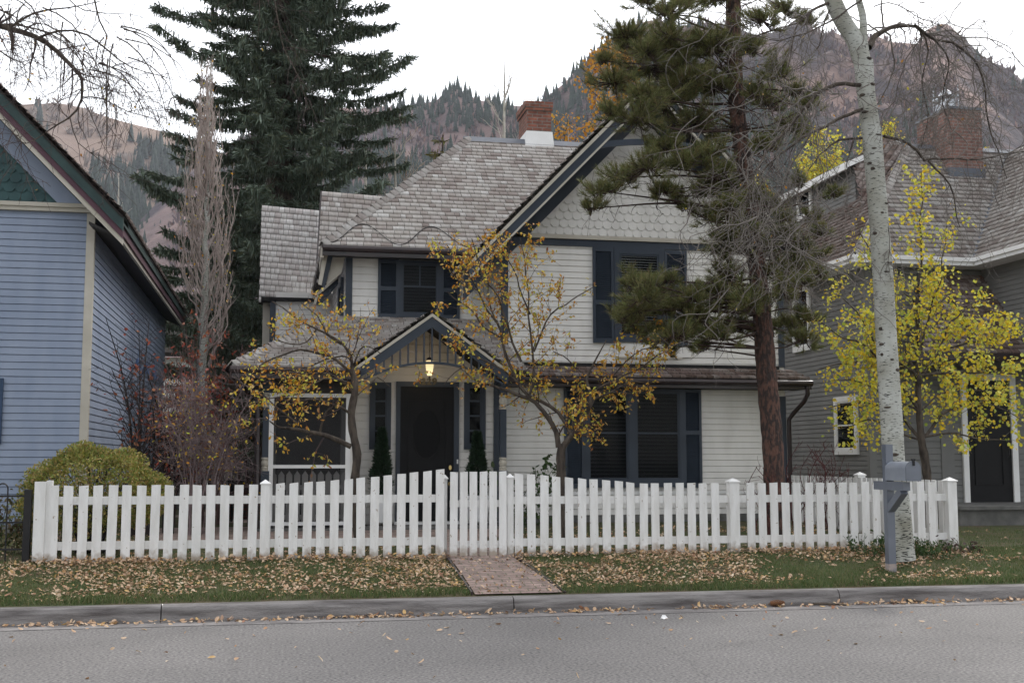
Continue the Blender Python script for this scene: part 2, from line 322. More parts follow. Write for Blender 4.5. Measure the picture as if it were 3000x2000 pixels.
def window(parent, x0, x1, z0, z1, Y, fw=.07, m='navy', bars=(), vbars=(), blinds='blind', slat=.05, pr=.05, ax=None, bz=0.):
    """frame outer size; Y = wall face. ax=('x',sign): window on a wall facing +-x, x0/x1 are then y values and Y the x value"""
    def T(x, y, z): return (x, y, z) if ax is None else (Y+(y-Y)*(-ax[1]), x, z)
    def bx(mb, a, b, c, d, e, f):
        P = [T(a, c, e), T(b, c, e), T(b, d, e), T(a, d, e)]; Q = [T(a, c, f), T(b, c, f), T(b, d, f), T(a, d, f)]; mb.hexa(P, Q)
    f = MB(); p = Y-pr
    for a, b, c, d in ((x0, x0+fw, z0, z1), (x1-fw, x1, z0, z1), (x0+fw, x1-fw, z1-fw, z1), (x0+fw, x1-fw, z0, z0+fw)): bx(f, a, b, p, Y, c, d)
    o = f.build('window', M[m], parent)
    i0, i1, j0, j1 = x0+fw, x1-fw, z0+fw, z1-fw
    g = MB(); bx(g, i0, i1, Y-.006, Y-.001, j0, j1); g.build('dark_backing', M['dark'], o)  # near-black sheet on the wall stands in for the unlit room
    if blinds:
        s = MB(); n = int((j1-j0)/slat); k0 = int(n*bz)
        for k in range(k0, n):
            z = j0+(k+.5)*slat; s.quad(T(i0+.01, Y-.03, z-.004), T(i1-.01, Y-.03, z-.004), T(i1-.01, Y-.012, z+slat*.16), T(i0+.01, Y-.012, z+slat*.34))
        s.build('blinds', M[blinds], o)
    sb = MB(); q = Y-pr+.012
    for a, b, c, d in ((i0, i0+.03, j0, j1), (i1-.03, i1, j0, j1), (i0+.03, i1-.03, j1-.03, j1), (i0+.03, i1-.03, j0, j0+.035)): bx(sb, a, b, q, q+.02, c, d)
    for t in bars: zz = j0+(j1-j0)*t; bx(sb, i0+.03, i1-.03, q+.002, q+.018, zz-.014, zz+.014)
    for t, lo, hi in vbars: xx = i0+(i1-i0)*t; bx(sb, xx-.012, xx+.012, q+.004, q+.016, j0+(j1-j0)*lo, j0+(j1-j0)*hi)
    sb.build('sash', M[m], o)
    g = MB(); bx(g, i0+.02, i1-.02, q+.006, q+.01, j0+.02, j1-.02); g.build('pane', M['glass'], o)
    return o
def rake(mb, a, b, o0, o1, Y0, Y1):
    """board under the line a-b (x,z pairs): from o0 to o1 below it, between depths Y0 and Y1"""
    return mb.prism([(a[0], Y0, a[1]-o0), (b[0], Y0, b[1]-o0), (b[0], Y0, b[1]-o1), (a[0], Y0, a[1]-o1)], (0, Y1-Y0, 0))
# ================================================================== main house
HY, RY, DY, PY = 18.9, 20.15, 18.7, 17.9           # wing wall, recessed upper wall, door wall, porch columns
WX0, WX1 = 3.605, 8.54; WC = (WX0+WX1)/2
house = thing('house', 'cream clapboard two-storey house with slate blue trim and a front gable, in the middle', 'house', (4, HY, .4))
# --- gable wing
b = MB(); siding(b, (WX0, HY), (WX1, HY), .62, 3.14, (0, -1), .1); siding(b, (WX0, HY), (WX1, HY), 3.14, 5.1, (0, -1), .1)
b.box(WX0, WX1, HY, HY+.12, .4, 5.3); b.build('wall', M['cream'], house)
b = MB(); siding(b, (WX0, HY+5), (WX0, HY), 2.9, 5.1, (-1, 0), .1); b.box(WX0, WX0+.1, HY+.12, HY+5, .4, 5.2); b.build('wall', M['cream'], house)
b = MB(); b.box(WX1-.1, WX1-.001, HY+.12, HY+6, .4, 5.2); siding(b, (WX1, HY), (WX1, HY+6), .6, 5.1, (1, 0), .1); b.build('wall', M['cream'], house)
GP = 7.93; GS = 1.035                                # gable peak of the roof line, slope
lim = lambda z: (lambda h: ((WC-h)-WX0, (WC+h)-WX0))(min((GP-.35-z)/GS, (WX1-WX0)/2))
b = MB(); scales(b, (WX0, HY-.02, 0), (1, 0, 0), (0, -1, 0), 5.25, lim, .15, .135)
b.hexa([(WX0, HY-.02, 5.2), (WX1, HY-.02, 5.2), (WC, HY-.02, GP-.35)], [(WX0, HY+.1, 5.2), (WX1, HY+.1, 5.2), (WC, HY+.1, GP-.35)]); b.build('gable', M['cream'], house)
b = MB(); b.box(WX0-.02, WX1+.02, HY-.045, HY, 5.075, 5.185); b.build('band', M['navy'], house)
b = MB(); b.box(WX0-.05, WX1+.05, HY-.085, HY-.021, 5.189, 5.235).box(WX0-.03, WX1+.03, HY-.06, HY-.021, 5.235, 5.262); b.build('ledge', M['creamtrim'], house)
for x0, x1, z0, z1 in ((WX0-.012, WX0+.1, 3.1, 5.073), (WX1-.095, WX1+.012, 3.1, 5.073), (WX1-.095, WX1+.012, .5, 2.6)):
    b = MB(); b.box(x0, x1, HY-.035, HY+.1, z0, z1); b.build('corner_board', M['navy'], house)
# upper window with shutters
x = [X_(p, HY) for p in (1736, 1798, 1935, 1950, 2012)]
zt, zb = 5.07, 3.46
louvre(house, x[0], x[1]-.005, zb, zt, HY-.02, .42); louvre(house, x[2]+.07, x[4], zb-.04, zt-.01, HY-.02, .42)
window(house, x[1], x[2]+.065, zb+.02, zt, HY-.02, fw=.1, slat=.044, bars=(.5,), bz=.13)
b = MB(); b.box(x[1]+.01, x[3]-.1+.55, HY-.05, HY-.018, 3.24, 3.45); b.build('sill_panel', M['cream'], house)
b = MB(); b.prism([(x[1]+.08, HY-.02, 3.24), (x[1]+.04, HY-.07, 3.24), (x[4]-.1, HY-.07, 3.24), (x[4]-.14, HY-.02, 3.24)], (0, 0, -.03)); b.build('sill', M['creamtrim'], house)
# wing roof: two slopes, overhanging 0.45 at the front
WF = HY-.66; EL, ER = (WC-3.12, GP-3.12*GS), (WX1+.16, GP-(WX1+.16-WC)*GS); PK = (WC, GP)
for sgn, E_ in ((0, EL), (1, ER)):
    e0, e1 = ((E_[0], HY+7, E_[1]), (E_[0], WF, E_[1])) if sgn == 0 else ((E_[0], WF, E_[1]), (E_[0], HY+7, E_[1]))
    t0, t1 = ((PK[0], HY+7, PK[1]), (PK[0], WF, PK[1])) if sgn == 0 else ((PK[0], WF, PK[1]), (PK[0], HY+7, PK[1]))
    roof(house, e0, e1, t1, t0, seed=5+sgn, thick=.06)
b = MB()
for E_ in (EL, ER): rake(b, E_, PK, .062, .135, WF-.02, WF+.05)
b.build('rake_trim', M['creamtrim'], house)
b = MB()
for E_ in (EL, ER): rake(b, E_, PK, .135, .30, WF, WF+.04)
b.build('bargeboard', M['navy'], house)
b = MB()
for E_ in (EL, ER): rake(b, E_, PK, .30, .345, WF-.01, WF+.035)
b.build('rake_trim', M['creamtrim'], house)
b = MB()
for E_ in (EL, ER): rake(b, E_, PK, .07, .13, WF+.052, HY+.08)
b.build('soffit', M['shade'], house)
b = MB()
for E_ in (EL, ER): rake(b, E_, PK, .13, .60, HY-.085, HY-.03)
b.build('frieze_board', M['navy'], house)  # frieze made wider so its dark paint also fills the shaded soffit band
# arched collar brace near the peak
b = MB(); zc = GP-1.13; n = 14; hw = 1.05
for i in range(n):
    a0, a1 = -1+2*i/n, -1+2*(i+1)/n; f0, f1 = zc-.12*a0*a0, zc-.12*a1*a1
    b.prism([(WC+hw*a0, WF+.003, f0), (WC+hw*a1, WF+.003, f1), (WC+hw*a1, WF+.003, f1-.1), (WC+hw*a0, WF+.003, f0-.1)], (0, .036, 0))
b.build('collar_brace', M['navy'], house)
# --- pent roof and gutter over the big ground floor window
b = MB(); b.box(WX0+.1, WX1-.1, HY-.05, HY-.019, 3.03, 3.115); b.build('flashing', M['dark'], house)
roof(house, (WX0-.15, HY-.42, 2.87), (WX1+.28, HY-.42, 2.87), (WX1+.1, HY-.05, 3.05), (WX0+.1, HY-.05, 3.05), 'shingledark', expo=.14, seed=9, thick=.04)
b = MB(); b.tube([(WX0-.1, HY-.47, 2.80), (WX1+.3, HY-.47, 2.80)], .05, 8); b.box(WX0-.1, WX1+.3, HY-.44, HY-.40, 2.70, 2.83); b.build('gutter', M['brown'], house)
b = MB(); b.box(WX0, WX1+.2, HY-.40, HY-.02, 2.70, 2.74); b.build('soffit', M['shade'], house)
b = MB(); gx = WX1+.22; b.tube([(gx, HY-.45, 2.78), (gx, HY-.45, 2.62), (gx-.02, HY-.35, 2.5), (gx-.12, HY-.12, 2.3), (WX1+.05, HY-.06, 2.2), (WX1+.05, HY-.06, .5)], .04, 8); b.build('downspout', M['brown'], house, smooth=True)
# big double window
xs = [X_(p, HY) for p in (1650, 1708, 1846, 1995, 2048)]; z0, z1 = 1.12, 2.72
louvre(house, xs[0], xs[1], z0-.06, z1, HY-.02, .55); louvre(house, xs[3], xs[4], z0-.06, z1, HY-.02, .55)
window(house, xs[1], xs[2], z0, z1, HY-.02, fw=.07, blinds='blinddark', slat=.062, bars=(.53,))
window(house, xs[2], xs[3], z0, z1, HY-.02, fw=.07, blinds='blinddark', slat=.062, bars=(.53,))
b = MB(); b.box(xs[1]-.02, xs[3]+.02, HY-.1, HY-.018, z0-.05, z0); b.build('sill', M['navy'], house)
b = MB(); b.box(WX0, WX1, HY-.05, HY-.02, .95, 1.0); b.build('water_table', M['white'], house)
b = MB(); b.box(WX0, WX1, HY-.012, HY+.1, .3, .62); b.build('foundation', M['stone'], house)
# --- recessed upper storey (left of the wing)
UX = 1.147
b = MB(); siding(b, (UX, RY), (WX0, RY), 3.93, 4.99, (0, -1), .127); b.box(UX, WX0, RY, RY+.1, 3.5, 5.0); b.build('wall', M['cream'], house)
b = MB(); siding(b, (UX, RY+7), (UX, RY), 3.6, 5.0, (-1, 0), .1); b.box(UX, UX+.1, RY+.1, RY+7, 3, 5.2); b.build('wall', M['cream'], house)
b = MB(); b.box(UX-.025, UX+.085, RY-.035, RY+.09, 3.9, 5.0); b.build('corner_board', M['navy'], house)
b = MB(); b.box(UX-.02, WX0, RY-.05, RY+.0, 3.80, 3.93); b.build('base_board', M['shade'], house)
x = [X_(p, RY) for p in (1105, 1165, 1290, 1345)]
louvre(house, x[0], x[1], 3.94, 4.96, RY-.02, .5); louvre(house, x[2], x[3], 3.94, 4.96, RY-.02, .5)
window(house, x[1], x[2], 3.96, 4.95, RY-.02, fw=.06, blinds='blinddark', slat=.055, bars=(.55,), vbars=((.5, .55, 1),), bz=0)
# side windows of that storey, facing left
window(house, RY+.75, RY+1.75, 3.7, 4.75, UX-.02, fw=.07, ax=('x', -1), blinds=None, bars=(.5,))
b = MB(); b.box(UX-.06, UX-.02, RY+1.8, RY+2.2, 3.65, 4.8); b.build('shutter', M['navy'], house)
# main hip roof
ez, eY = 5.09, 19.7; RX, RYr, RZ = 3.66, 22.65, 7.86; EX0 = .703
roof(house, (EX0, eY, ez), (WX0+2.6, eY, ez), (WX0+4.0, RYr, RZ), (RX, RYr, RZ), seed=21, expo=.133, thick=.07)
roof(house, (EX0, eY+6.2, ez), (EX0, eY, ez), (RX, RYr, RZ), (RX, RYr+.3, RZ), seed=22, expo=.14, thick=.07)
hipcaps(house, (EX0, eY, ez+.02), (RX, RYr, RZ+.02))
b = MB(); b.prism([(RX-.12, RYr-.13, RZ-.07), (RX-.12, RYr, RZ+.06), (RX-.12, RYr+.13, RZ-.07)], (3.9, 0, 0)); b.build('ridge_cap', M['flash'], house)
b = MB(); b.tube([(EX0, eY-.06, ez-.05), (WX0-.05, eY-.06, ez-.05)], .055, 8); b.box(EX0, WX0, eY-.05, eY-.01, ez-.17, ez-.02); b.build('gutter', M['brown'], house)
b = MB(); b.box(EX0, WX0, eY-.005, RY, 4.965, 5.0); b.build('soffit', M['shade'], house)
b = MB(); b.bar((EX0, eY, ez-.12), (EX0+.03, eY+1.6, ez-.12), .05, .16); b.build('fascia', M['creamtrim'], house)
# heating cable zigzag on the eave
pts = []
for i in range(57):
    t = i/56; px = 960+t*430; k = (math.sin(t*PI*4.2-PI/2)*.5+.5)*(1 if t > .03 else t/.03); s = k*.62+.02
    X = X_(px, 19.9); pts.append((X, eY+s*.72, ez+s*.68+.045))
b = MB(); b.tube(pts, .009, 5); b.build('heating_cable', M['black'], house)
# chimney
cx0, cx1, cY = 4.80, 5.335, 22.55
chb = brick_mat('chimney_brick', (.27, .095, .06), (.17, .065, .045), (.20, .16, .14), .2, .068, ms=.011)
b = MB(); b.box(cx0+.02, cx1-.02, cY+.02, cY+.85, 7.95, 8.62); ch = b.build('chimney', chb, house)
b = MB(); b.box(cx0-.03, cx1+.01, cY-.02, cY+.89, 8.56, 8.68).box(cx0-.01, cx1, cY-.005, cY+.87, 8.50, 8.56); b.build('chimney_cap', chb, ch)
b = MB(); b.hexa([(cx0-.03, cY-.03, 7.75), (cx1+.03, cY-.03, 7.75), (cx1+.03, cY+.9, 7.75), (cx0-.03, cY+.9, 7.75)], [(cx0, cY, 8.07), (cx1, cY, 8.07), (cx1, cY+.87, 8.07), (cx0, cY+.87, 8.07)]); b.build('flashing', M['white'], ch)
# --- rear left wing with the two steep pale roofs
def V3(*a): return Vector(a)
r1 = [at(758, 885, 26.2), at(912, 897, 26.2), at(950, 613, 27.2), at(767, 603, 27.2)]
roof(house, *r1, m='shinglelite', expo=.15, seed=31, wmin=.08, wmax=.17)
r2 = [at(927, 828, 23.2), at(1240, 850, 23.2), at(1330, 590, 24.6), at(943, 562, 24.6)]
roof(house, *r2, m='shingle', expo=.14, seed=32, thick=.06)
b = MB(); a_, b_ = r2[0], r2[3]; o = Vector((.02, 0, 0))
b.prism([a_+V3(-.03, 0, -.06), b_+V3(-.03, 0, -.06), b_+V3(-.03, 0, .02), a_+V3(-.03, 0, .02)], (.025, 0, 0)); b.build('verge_board', M['brown'], house)
# eave bracket boards at the left of the upper storey
def slab(pix, Y, dY, m, name):
    p = [at(x, y, Y) for x, y in pix]; q = MB(); q.prism(p, (0, dY, 0)); q.build(name, m, house)
slab([(947, 742), (961, 744), (942, 835), (932, 832)], 19.95, .05, M['creamtrim'], 'rake_trim')
slab([(961, 744), (976, 746), (952, 842), (942, 838)], 20.0, .05, M['navy'], 'bargeboard')
slab([(976, 746), (1012, 748), (1000, 800), (955, 838)], 20.1, .05, M['creamtrim'], 'soffit_panel')
slab([(926, 860), (951, 838), (988, 808), (990, 815), (955, 845), (934, 862), (926, 890), (918, 890)], 21.0, .06, M['creamtrim'], 'rake_trim')
slab([(934, 862), (955, 845), (990, 815), (991, 832), (960, 868), (936, 896), (926, 890)], 21.05, .06, M['navy'], 'bargeboard')
x0, x1 = X_(806, 25.6), X_(985, 25.6)
b = MB(); siding(b, (x0, 25.6), (x1, 25.6), 3.3, 4.96, (0, -1), .11); b.box(x0, x1, 25.6, 29, .5, 5.1); b.build('wall', M['cream'], house)
b = MB(); b.box(X_(789, 25.6), x0, 25.55, 25.75, .5, 4.95); b.build('corner_board', M['navy'], house)
b = MB(); b.box(X_(768, 25.9), X_(789, 25.9), 25.9, 26.3, 3.95, 4.95); b.build('bay', M['creamtrim'], house)
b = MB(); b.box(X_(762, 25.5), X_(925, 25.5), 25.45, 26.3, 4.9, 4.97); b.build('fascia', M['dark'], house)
# --- porch: hip roof
PEY, PEZ = 17.4, 2.87; PX0 = -.64
EC = (X_(1039, PEY)+X_(1487, PEY))/2; EP = (EC, 3.74); EH = 1.16; EB = 2.90
roof(house, (PX0, PEY, PEZ), (EC-EH, PEY, PEZ), (EC, 19.6, 3.735), (.64, 19.6, 3.735), m='shinglemid', seed=41, expo=.125, thick=.05)
roof(house, (.64, 19.6, 3.735), (WX0, 19.6, 3.735), (WX0, RY-.02, 3.95), (.96, RY-.02, 3.95), m='shinglemid', seed=43, expo=.125, thick=.05)
roof(house, (EC+EH, PEY, PEZ), (3.72, PEY, PEZ), (3.6, 19.6, 3.735), (EC, 19.6, 3.735), m='shinglemid', seed=44, expo=.125, thick=.05)
roof(house, (PX0, RY+5, PEZ), (PX0, PEY, PEZ), (.96, RY-.02, 3.95), (.96, RY+5, 3.95), seed=42, thick=.05)
hipcaps(house, (PX0, PEY, PEZ+.02), (.96, RY-.05, 3.97), m='shinglemid')
b = MB(); b.tube([(PX0-.02, PEY-.06, PEZ-.05), (1.2, PEY-.06, PEZ-.05)], .055, 8); b.box(PX0, 1.2, PEY-.05, PEY-.01, PEZ-.17, PEZ-.02); b.build('gutter', M['brown'], house)
b = MB(); b.tube([(PX0-.04, PEY-.02, PEZ-.05), (PX0-.04, RY+4, PEZ-.05)], .055, 8); b.build('gutter', M['brown'], house)
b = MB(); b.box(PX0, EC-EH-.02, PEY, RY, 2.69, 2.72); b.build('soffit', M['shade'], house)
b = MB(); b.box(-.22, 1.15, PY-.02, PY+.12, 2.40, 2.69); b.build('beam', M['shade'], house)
b = MB(); b.box(-.3, 3.5, PY-.2, RY, .40, .52); b.build('porch_floor', M['stone'], house)
b = MB(); b.box(.0, 1.1, RY-.1, RY, .5, 2.69); b.build('porch_rear_wall', M['dark'], house)  # near-black wall colour paints in the shade deep in the porch
b = MB(); b.tube([(-.30, PEY+.1, 2.75), (-.32, PY-.05, 2.5), (-.27, PY-.05, 2.4), (-.26, PY-.05, .5)], .038, 8); b.build('downspout', M['brown'], house, smooth=True)
def column(x, w_):
    f = .06; c = (x, PY+.02, 0)
    b = MB(); b.box(x-f, x+f, PY-.04, PY+.08, .52, 1.36).box(x-f*.8, x+f*.8, PY-.028, PY+.068, 1.56, 2.30).box(x-f, x+f, PY-.04, PY+.08, 2.52, 2.69); o = b.build('column', M['navy'], house)
    for za, zb_ in ((1.36, 1.56), (2.30, 2.52)):
        h = zb_-za; pr = [(.058, 0), (.062, .1*h), (.05, .14*h), (.062, .2*h), (.06, .27*h), (.045, .31*h), (.058, .42*h), (.064, .6*h), (.052, .78*h), (.046, .82*h), (.06, .86*h), (.062, .94*h), (.055, h)]
        q = MB(); q.lathe((x, PY+.02, za), pr, 16); q.build('turned_ring', M['creamtrim'], o, smooth=True)
column(-.148, .13); column(3.437, .13)
# insect screen with its frame, pointed balusters behind it
sx0, sx1 = X_(787, PY), X_(1026, PY); b = MB(); zt = Z_(1152, PY, 900); zr = Z_(1366, PY, 900); zb = .56
for a, c, d, e in ((sx0, sx0+.07, zb, zt), (sx1-.07, sx1, zb, zt), (sx0+.07, sx1-.07, zt-.06, zt), (sx0+.07, sx1-.07, zr-.025, zr+.025), (sx0+.07, sx1-.07, zb, zb+.05)): b.box(a, c, PY-.03, PY+.02, d, e)
sf = b.build('screen_frame', M['white'], house)
scm = bpy.data.materials.new('insect_screen'); n_, p_, o_ = nodes(scm); p_.inputs['Base Color'].default_value = (.02, .02, .022, 1); p_.inputs['Roughness'].default_value = .7
tb = n_.nodes.new('ShaderNodeBsdfTransparent'); ms_ = n_.nodes.new('ShaderNodeMixShader'); ms_.inputs[0].default_value = .62
n_.links.new(tb.outputs[0], ms_.inputs[1]); n_.links.new(p_.outputs[0], ms_.inputs[2]); n_.links.new(ms_.outputs[0], o_.inputs[0])
b = MB(); b.quad((sx0+.07, PY, zb), (sx1-.07, PY, zb), (sx1-.07, PY, zt-.06), (sx0+.07, PY, zt-.06)); b.build('screen', scm, sf)
nb = 10
for i in range(nb):
    xx = sx0+.02+(i+.5)*(sx1-sx0-.04)/nb; b = MB(); w2 = .045
    b.prism([(xx-w2, PY+.06, .58), (xx+w2, PY+.06, .58), (xx+w2, PY+.06, 1.30), (xx, PY+.06, 1.36), (xx-w2, PY+.06, 1.30)], (0, .02, 0)); b.build('baluster', M['cream'], house)
for z_ in (1.08, .64): b = MB(); b.box(sx0, sx1, PY+.085, PY+.12, z_, z_+.07); b.build('rail', M['cream'], house)
# --- entry: door wall
EXa, EXb = X_(1030, DY), X_(1445, DY)
b = MB(); siding(b, (EXa, DY), (EXb, DY), .55, 3.9, (0, -1), .122, lims=lambda z: (max(0, (z-2.95)*1.45), (EXb-EXa)-max(0, (z-2.95)*1.45))); b.box(EXa, EXb, DY, DY+.1, .5, 2.9); b.build('wall', M['cream'], house)
b = MB(); b.box(EXb, X_(1468, DY), DY-.05, DY+.2, .55, 3.05); b.build('corner_board', M['navy'], house)
b = MB(); b.box(EXa-.1, EXa, PY+.0, RY, .5, 2.69); b.build('wall', M['cream'], house)
dx0, dx1 = X_(1171, DY), X_(1328, DY); dt = 2.68; fx0, fx1 = X_(1159, DY), X_(1343, DY)
b = MB(); b.box(fx0, dx0, DY-.06, DY-.015, .56, dt).box(dx1, fx1, DY-.06, DY-.015, .56, dt).box(fx0, fx1, DY-.06, DY-.015, dt, dt+.08); b.build('door_frame', M['navy'], house)
dw = dx1-dx0; dcx = (dx0+dx1)/2
b = MB(); b.box(dx0, dx1, DY-.04, DY-.02, .56, dt)
for a, c, d, e in ((dx0+.13, dx0+.14, 1.30, 2.46), (dx1-.14, dx1-.13, 1.30, 2.46), (dx0+.13, dx1-.13, 1.285, 1.30), (dx0+.13, dx1-.13, 2.46, 2.475)): b.box(a, c, DY-.052, DY-.04, d, e)
for s in (0, 1):
    a = dx0+.13+s*(dw/2-.07); c = a+dw/2-.19; b.box(a, c, DY-.052, DY-.04, 1.11, 1.125).box(a, c, DY-.052, DY-.04, .74, .755).box(a, a+.012, DY-.05, DY-.04, .755, 1.11).box(c-.012, c, DY-.05, DY-.04, .755, 1.11)
dr = b.build('door', M['door'], house)
b = MB(); n = 40
for i in range(n):
    a0, a1 = 2*PI*i/n, 2*PI*(i+1)/n; e = lambda a, k: (dcx+(.235-k)*math.cos(a), DY-.056, 1.93+(.40-k)*math.sin(a))
    b.hexa([e(a0, 0), e(a1, 0), e(a1, .02), e(a0, .02)], [Vector(q)+Vector((0, .015, 0)) for q in (e(a0, 0), e(a1, 0), e(a1, .02), e(a0, .02))])
b.build('oval_moulding', M['door'], dr)
b = MB(); b.quad(*[(dcx+.222*math.cos(2*PI*i/32), DY-.0445, 1.93+.385*math.sin(2*PI*i/32)) for i in range(31, -1, -1)]); b.build('oval_glass', mat('door_glass', (.004, .004, .005), rough=.3, spec=.1), dr)
kx = dx1-.055
b = MB(); b.lathe((0, 0, 0), [(0.001, .07), (.018, .068), (.03, .05), (.028, .035), (.013, .025), (.013, .008), (.032, .006), (.034, 0)], 18); b.v = [(kx+p[0], DY-.04-p[2], 1.14+p[1]) for p in b.v]; b.build('door_knob', M['brass'], dr, smooth=True)
b = MB(); b.quad(*[(kx+.022*math.cos(2*PI*i/20), DY-.05, 1.40+.038*math.sin(2*PI*i/20)) for i in range(20)]); b.lathe((0, 0, 0), [(.012, .012), (.014, 0)], 12); b.build('deadbolt', M['brass'], dr)
b = MB(); b.box(fx1-.035, fx1-.012, DY-.075, DY-.06, 1.46, 1.53); b.build('doorbell', M['white'], house)
b = MB(); b.box(fx0-.03, fx1+.03, DY-.2, DY, .52, .56); b.build('threshold', M['white'], house)
for a, c in ((1081, 1144), (1358, 1421)):
    window(house, X_(a, DY), X_(c, DY), Z_(1316, DY, a), Z_(1120, DY, a), DY-.02, fw=.06, blinds=None, bars=(.25, .5, .75), pr=.045)
cu = bpy.data.curves.new('house_number', 'FONT'); cu.body = '229'; cu.size = .15; cu.extrude = .008; cu.offset = .006; cu.align_x = 'CENTER'; cu.space_character = 1.15
to = bpy.data.objects.new('tmp', cu); C.objects.link(to); bpy.context.view_layer.update()
me = bpy.data.meshes.new_from_object(to.evaluated_get(bpy.context.evaluated_depsgraph_get())); bpy.data.objects.remove(to)
vv = [(X_(1254, DY)+v.co.x, DY-.085-v.co.z, Z_(1127, DY, 1254)+v.co.y) for v in me.vertices]; ff = [tuple(p.vertices) for p in me.polygons]
mesh_obj('house_number', vv, ff, mat('tarnished_brass', (.17, .145, .09), (.12, .10, .06), rough=.5, metal=.2), house)
# --- entry gable over the steps
Gl, Gr = (EC-EH, EB), (EC+EH, EB)
roof(house, (Gl[0], RY, EB), (Gl[0], PEY, EB), (EC, PEY, 3.74), (EC, RY, 3.74), m='shinglemid', seed=51, thick=.04)
roof(house, (Gr[0], PEY, EB), (Gr[0], RY, EB), (EC, RY, 3.74), (EC, PEY, 3.74), m='shinglemid', seed=52, thick=.04)
b = MB()
for E_ in (Gl, Gr): rake(b, E_, EP, .035, .085, PEY-.02, PEY+.04)
b.build('rake_trim', M['creamtrim'], house)
b = MB()
for E_ in (Gl, Gr): rake(b, E_, EP, .085, .245, PEY, PEY+.05)
b.build('bargeboard', M['navy'], house)
b = MB()
for E_ in (Gl, Gr): rake(b, E_, EP, .05, .11, PEY+.055, DY+.1)
b.build('soffit', M['dark'], house)  # near-black colour stands in for the shade under the entry gable
arcz = lambda x: 2.98-.30*((x-EC)/1.08)**2
b = MB(); n = 26
for i in range(n):
    a0, a1 = EC-1.08+2.16*i/n, EC-1.08+2.16*(i+1)/n
    b.prism([(a0, PEY+.002, arcz(a0)), (a1, PEY+.002, arcz(a1)), (a1, PEY+.002, arcz(a1)-.035), (a0, PEY+.002, arcz(a0)-.035)], (0, .045, 0))
b.build('arch', M['navy'], house)
for i in range(17):
    xx = EC-.95+i*.119; zt = EP[1]-.24-abs(xx-EC)*.724
    if zt-arcz(xx) < .02: continue
    b = MB(); b.box(xx-.012, xx+.012, PEY+.012, PEY+.036, arcz(xx)-.002, zt); b.build('spindle', M['navy'], house)
# --- pendant lamp hanging in the entry (lit)
LX, LY = X_(1257, 17.9), 17.9; lz = Z_(1073, LY, 1257)
lamp = thing('pendant_lamp', 'lit cream glass lantern hanging on a chain above the black front door', 'lamp', (LX, LY, lz))
em = bpy.data.materials.new('lit_glass'); em.use_nodes = True; nn = em.node_tree; nn.nodes.clear(); eo = nn.nodes.new('ShaderNodeOutputMaterial'); ee = nn.nodes.new('ShaderNodeEmission')
tc = nn.nodes.new('ShaderNodeTexCoord'); sp2 = nn.nodes.new('ShaderNodeSeparateXYZ'); cr = nn.nodes.new('ShaderNodeValToRGB'); nn.links.new(tc.outputs['Object'], sp2.inputs[0]); 
mr = nn.nodes.new('ShaderNodeMapRange'); mr.inputs[1].default_value = -.12; mr.inputs[2].default_value = .14; nn.links.new(sp2.outputs[2], mr.inputs[0]); nn.links.new(mr.outputs[0], cr.inputs[0])
cr.color_ramp.elements[0].color = (1, .78, .42, 1); cr.color_ramp.elements[1].color = (.55, .42, .22, 1)
nn.links.new(cr.outputs[0], ee.inputs[0]); ee.inputs[1].default_value = .95; nn.links.new(ee.outputs[0], eo.inputs[0])
b = MB(); b.lathe((LX, LY, lz), [(.02, -.145), (.035, -.14), (.045, -.10), (.058, -.02), (.062, .04), (.055, .08), (.04, .10)], 20); b.build('globe', em, lamp, smooth=True)
b = MB(); b.lathe((LX, LY, lz), [(.045, .09), (.048, .115), (.03, .135), (.012, .14), (.005, .16)], 16).lathe((LX, LY, lz), [(.002, -.21), (.008, -.19), (.008, -.17), (.02, -.15), (.025, -.14)], 12); b.build('cap', M['brown'], lamp, smooth=True)
b = MB(); zz = lz+.15; k = 0
while zz < 3.42:
    pts = [(LX+(.008*math.cos(a) if k % 2 else 0), LY+(0 if k % 2 else .008*math.cos(a)), zz+.016+.018*math.sin(a)) for a in [i*PI/4 for i in range(9)]]; b.tube(pts, .003, 4); zz += .028; k += 1
b.build('chain', M['black'], lamp)
pl = bpy.data.lights.new('lamp_bulb', 'POINT'); pl.energy = 1.6; pl.color = (1, .72, .4); pl.shadow_soft_size = .05; po = bpy.data.objects.new('lamp_bulb', pl); C.objects.link(po); po.parent = lamp; po.location = (0, .1, -.05)
# ================================================================== left house
LHY, LHX = 18.0, -2.70
lh = thing('house', 'light blue clapboard house with green scalloped gable and plum trim at the left edge', 'house', (LHX-2, LHY, .45))
b = MB(); siding(b, (-9.5, LHY), (LHX, LHY), .62, 5.1, (0, -1), .105); b.box(-9.5, LHX, LHY, LHY+.1, .4, 5.3); b.build('wall', M['lblue'], lh)
b = MB(); siding(b, (LHX, LHY), (LHX, 29.6), .62, 5.0, (1, 0), .105); b.box(LHX-.1, LHX, LHY+.1, 29.6, .4, 5.3); b.build('wall', M['lblue'], lh)
b = MB(); b.box(LHX-.09, LHX+.025, LHY-.03, LHY+.08, .62, 5.14); b.build('corner_board', M['creamtrim'], lh)
b = MB(); b.box(-9.5, LHX, LHY-.012, LHY+.1, .2, .60).box(LHX-.1, LHX+.012, LHY+.1, 29.6, .2, .6); b.build('foundation', M['stone'], lh)
b = MB(); b.box(-9.5, LHX+.06, LHY-.10, LHY-.0, 5.20, 5.26).box(-9.5, LHX+.04, LHY-.07, LHY-.0, 5.14, 5.20); b.build('cornice', M['creamtrim'], lh)
q0, q1 = at(0, 252, 17.5), at(362, 625, 17.5); ls = (q0.z-q1.z)/(q1.x-q0.x)
LR = (q1.x, q1.z); LP = (-6.4, q1.z+ls*(q1.x+6.4))
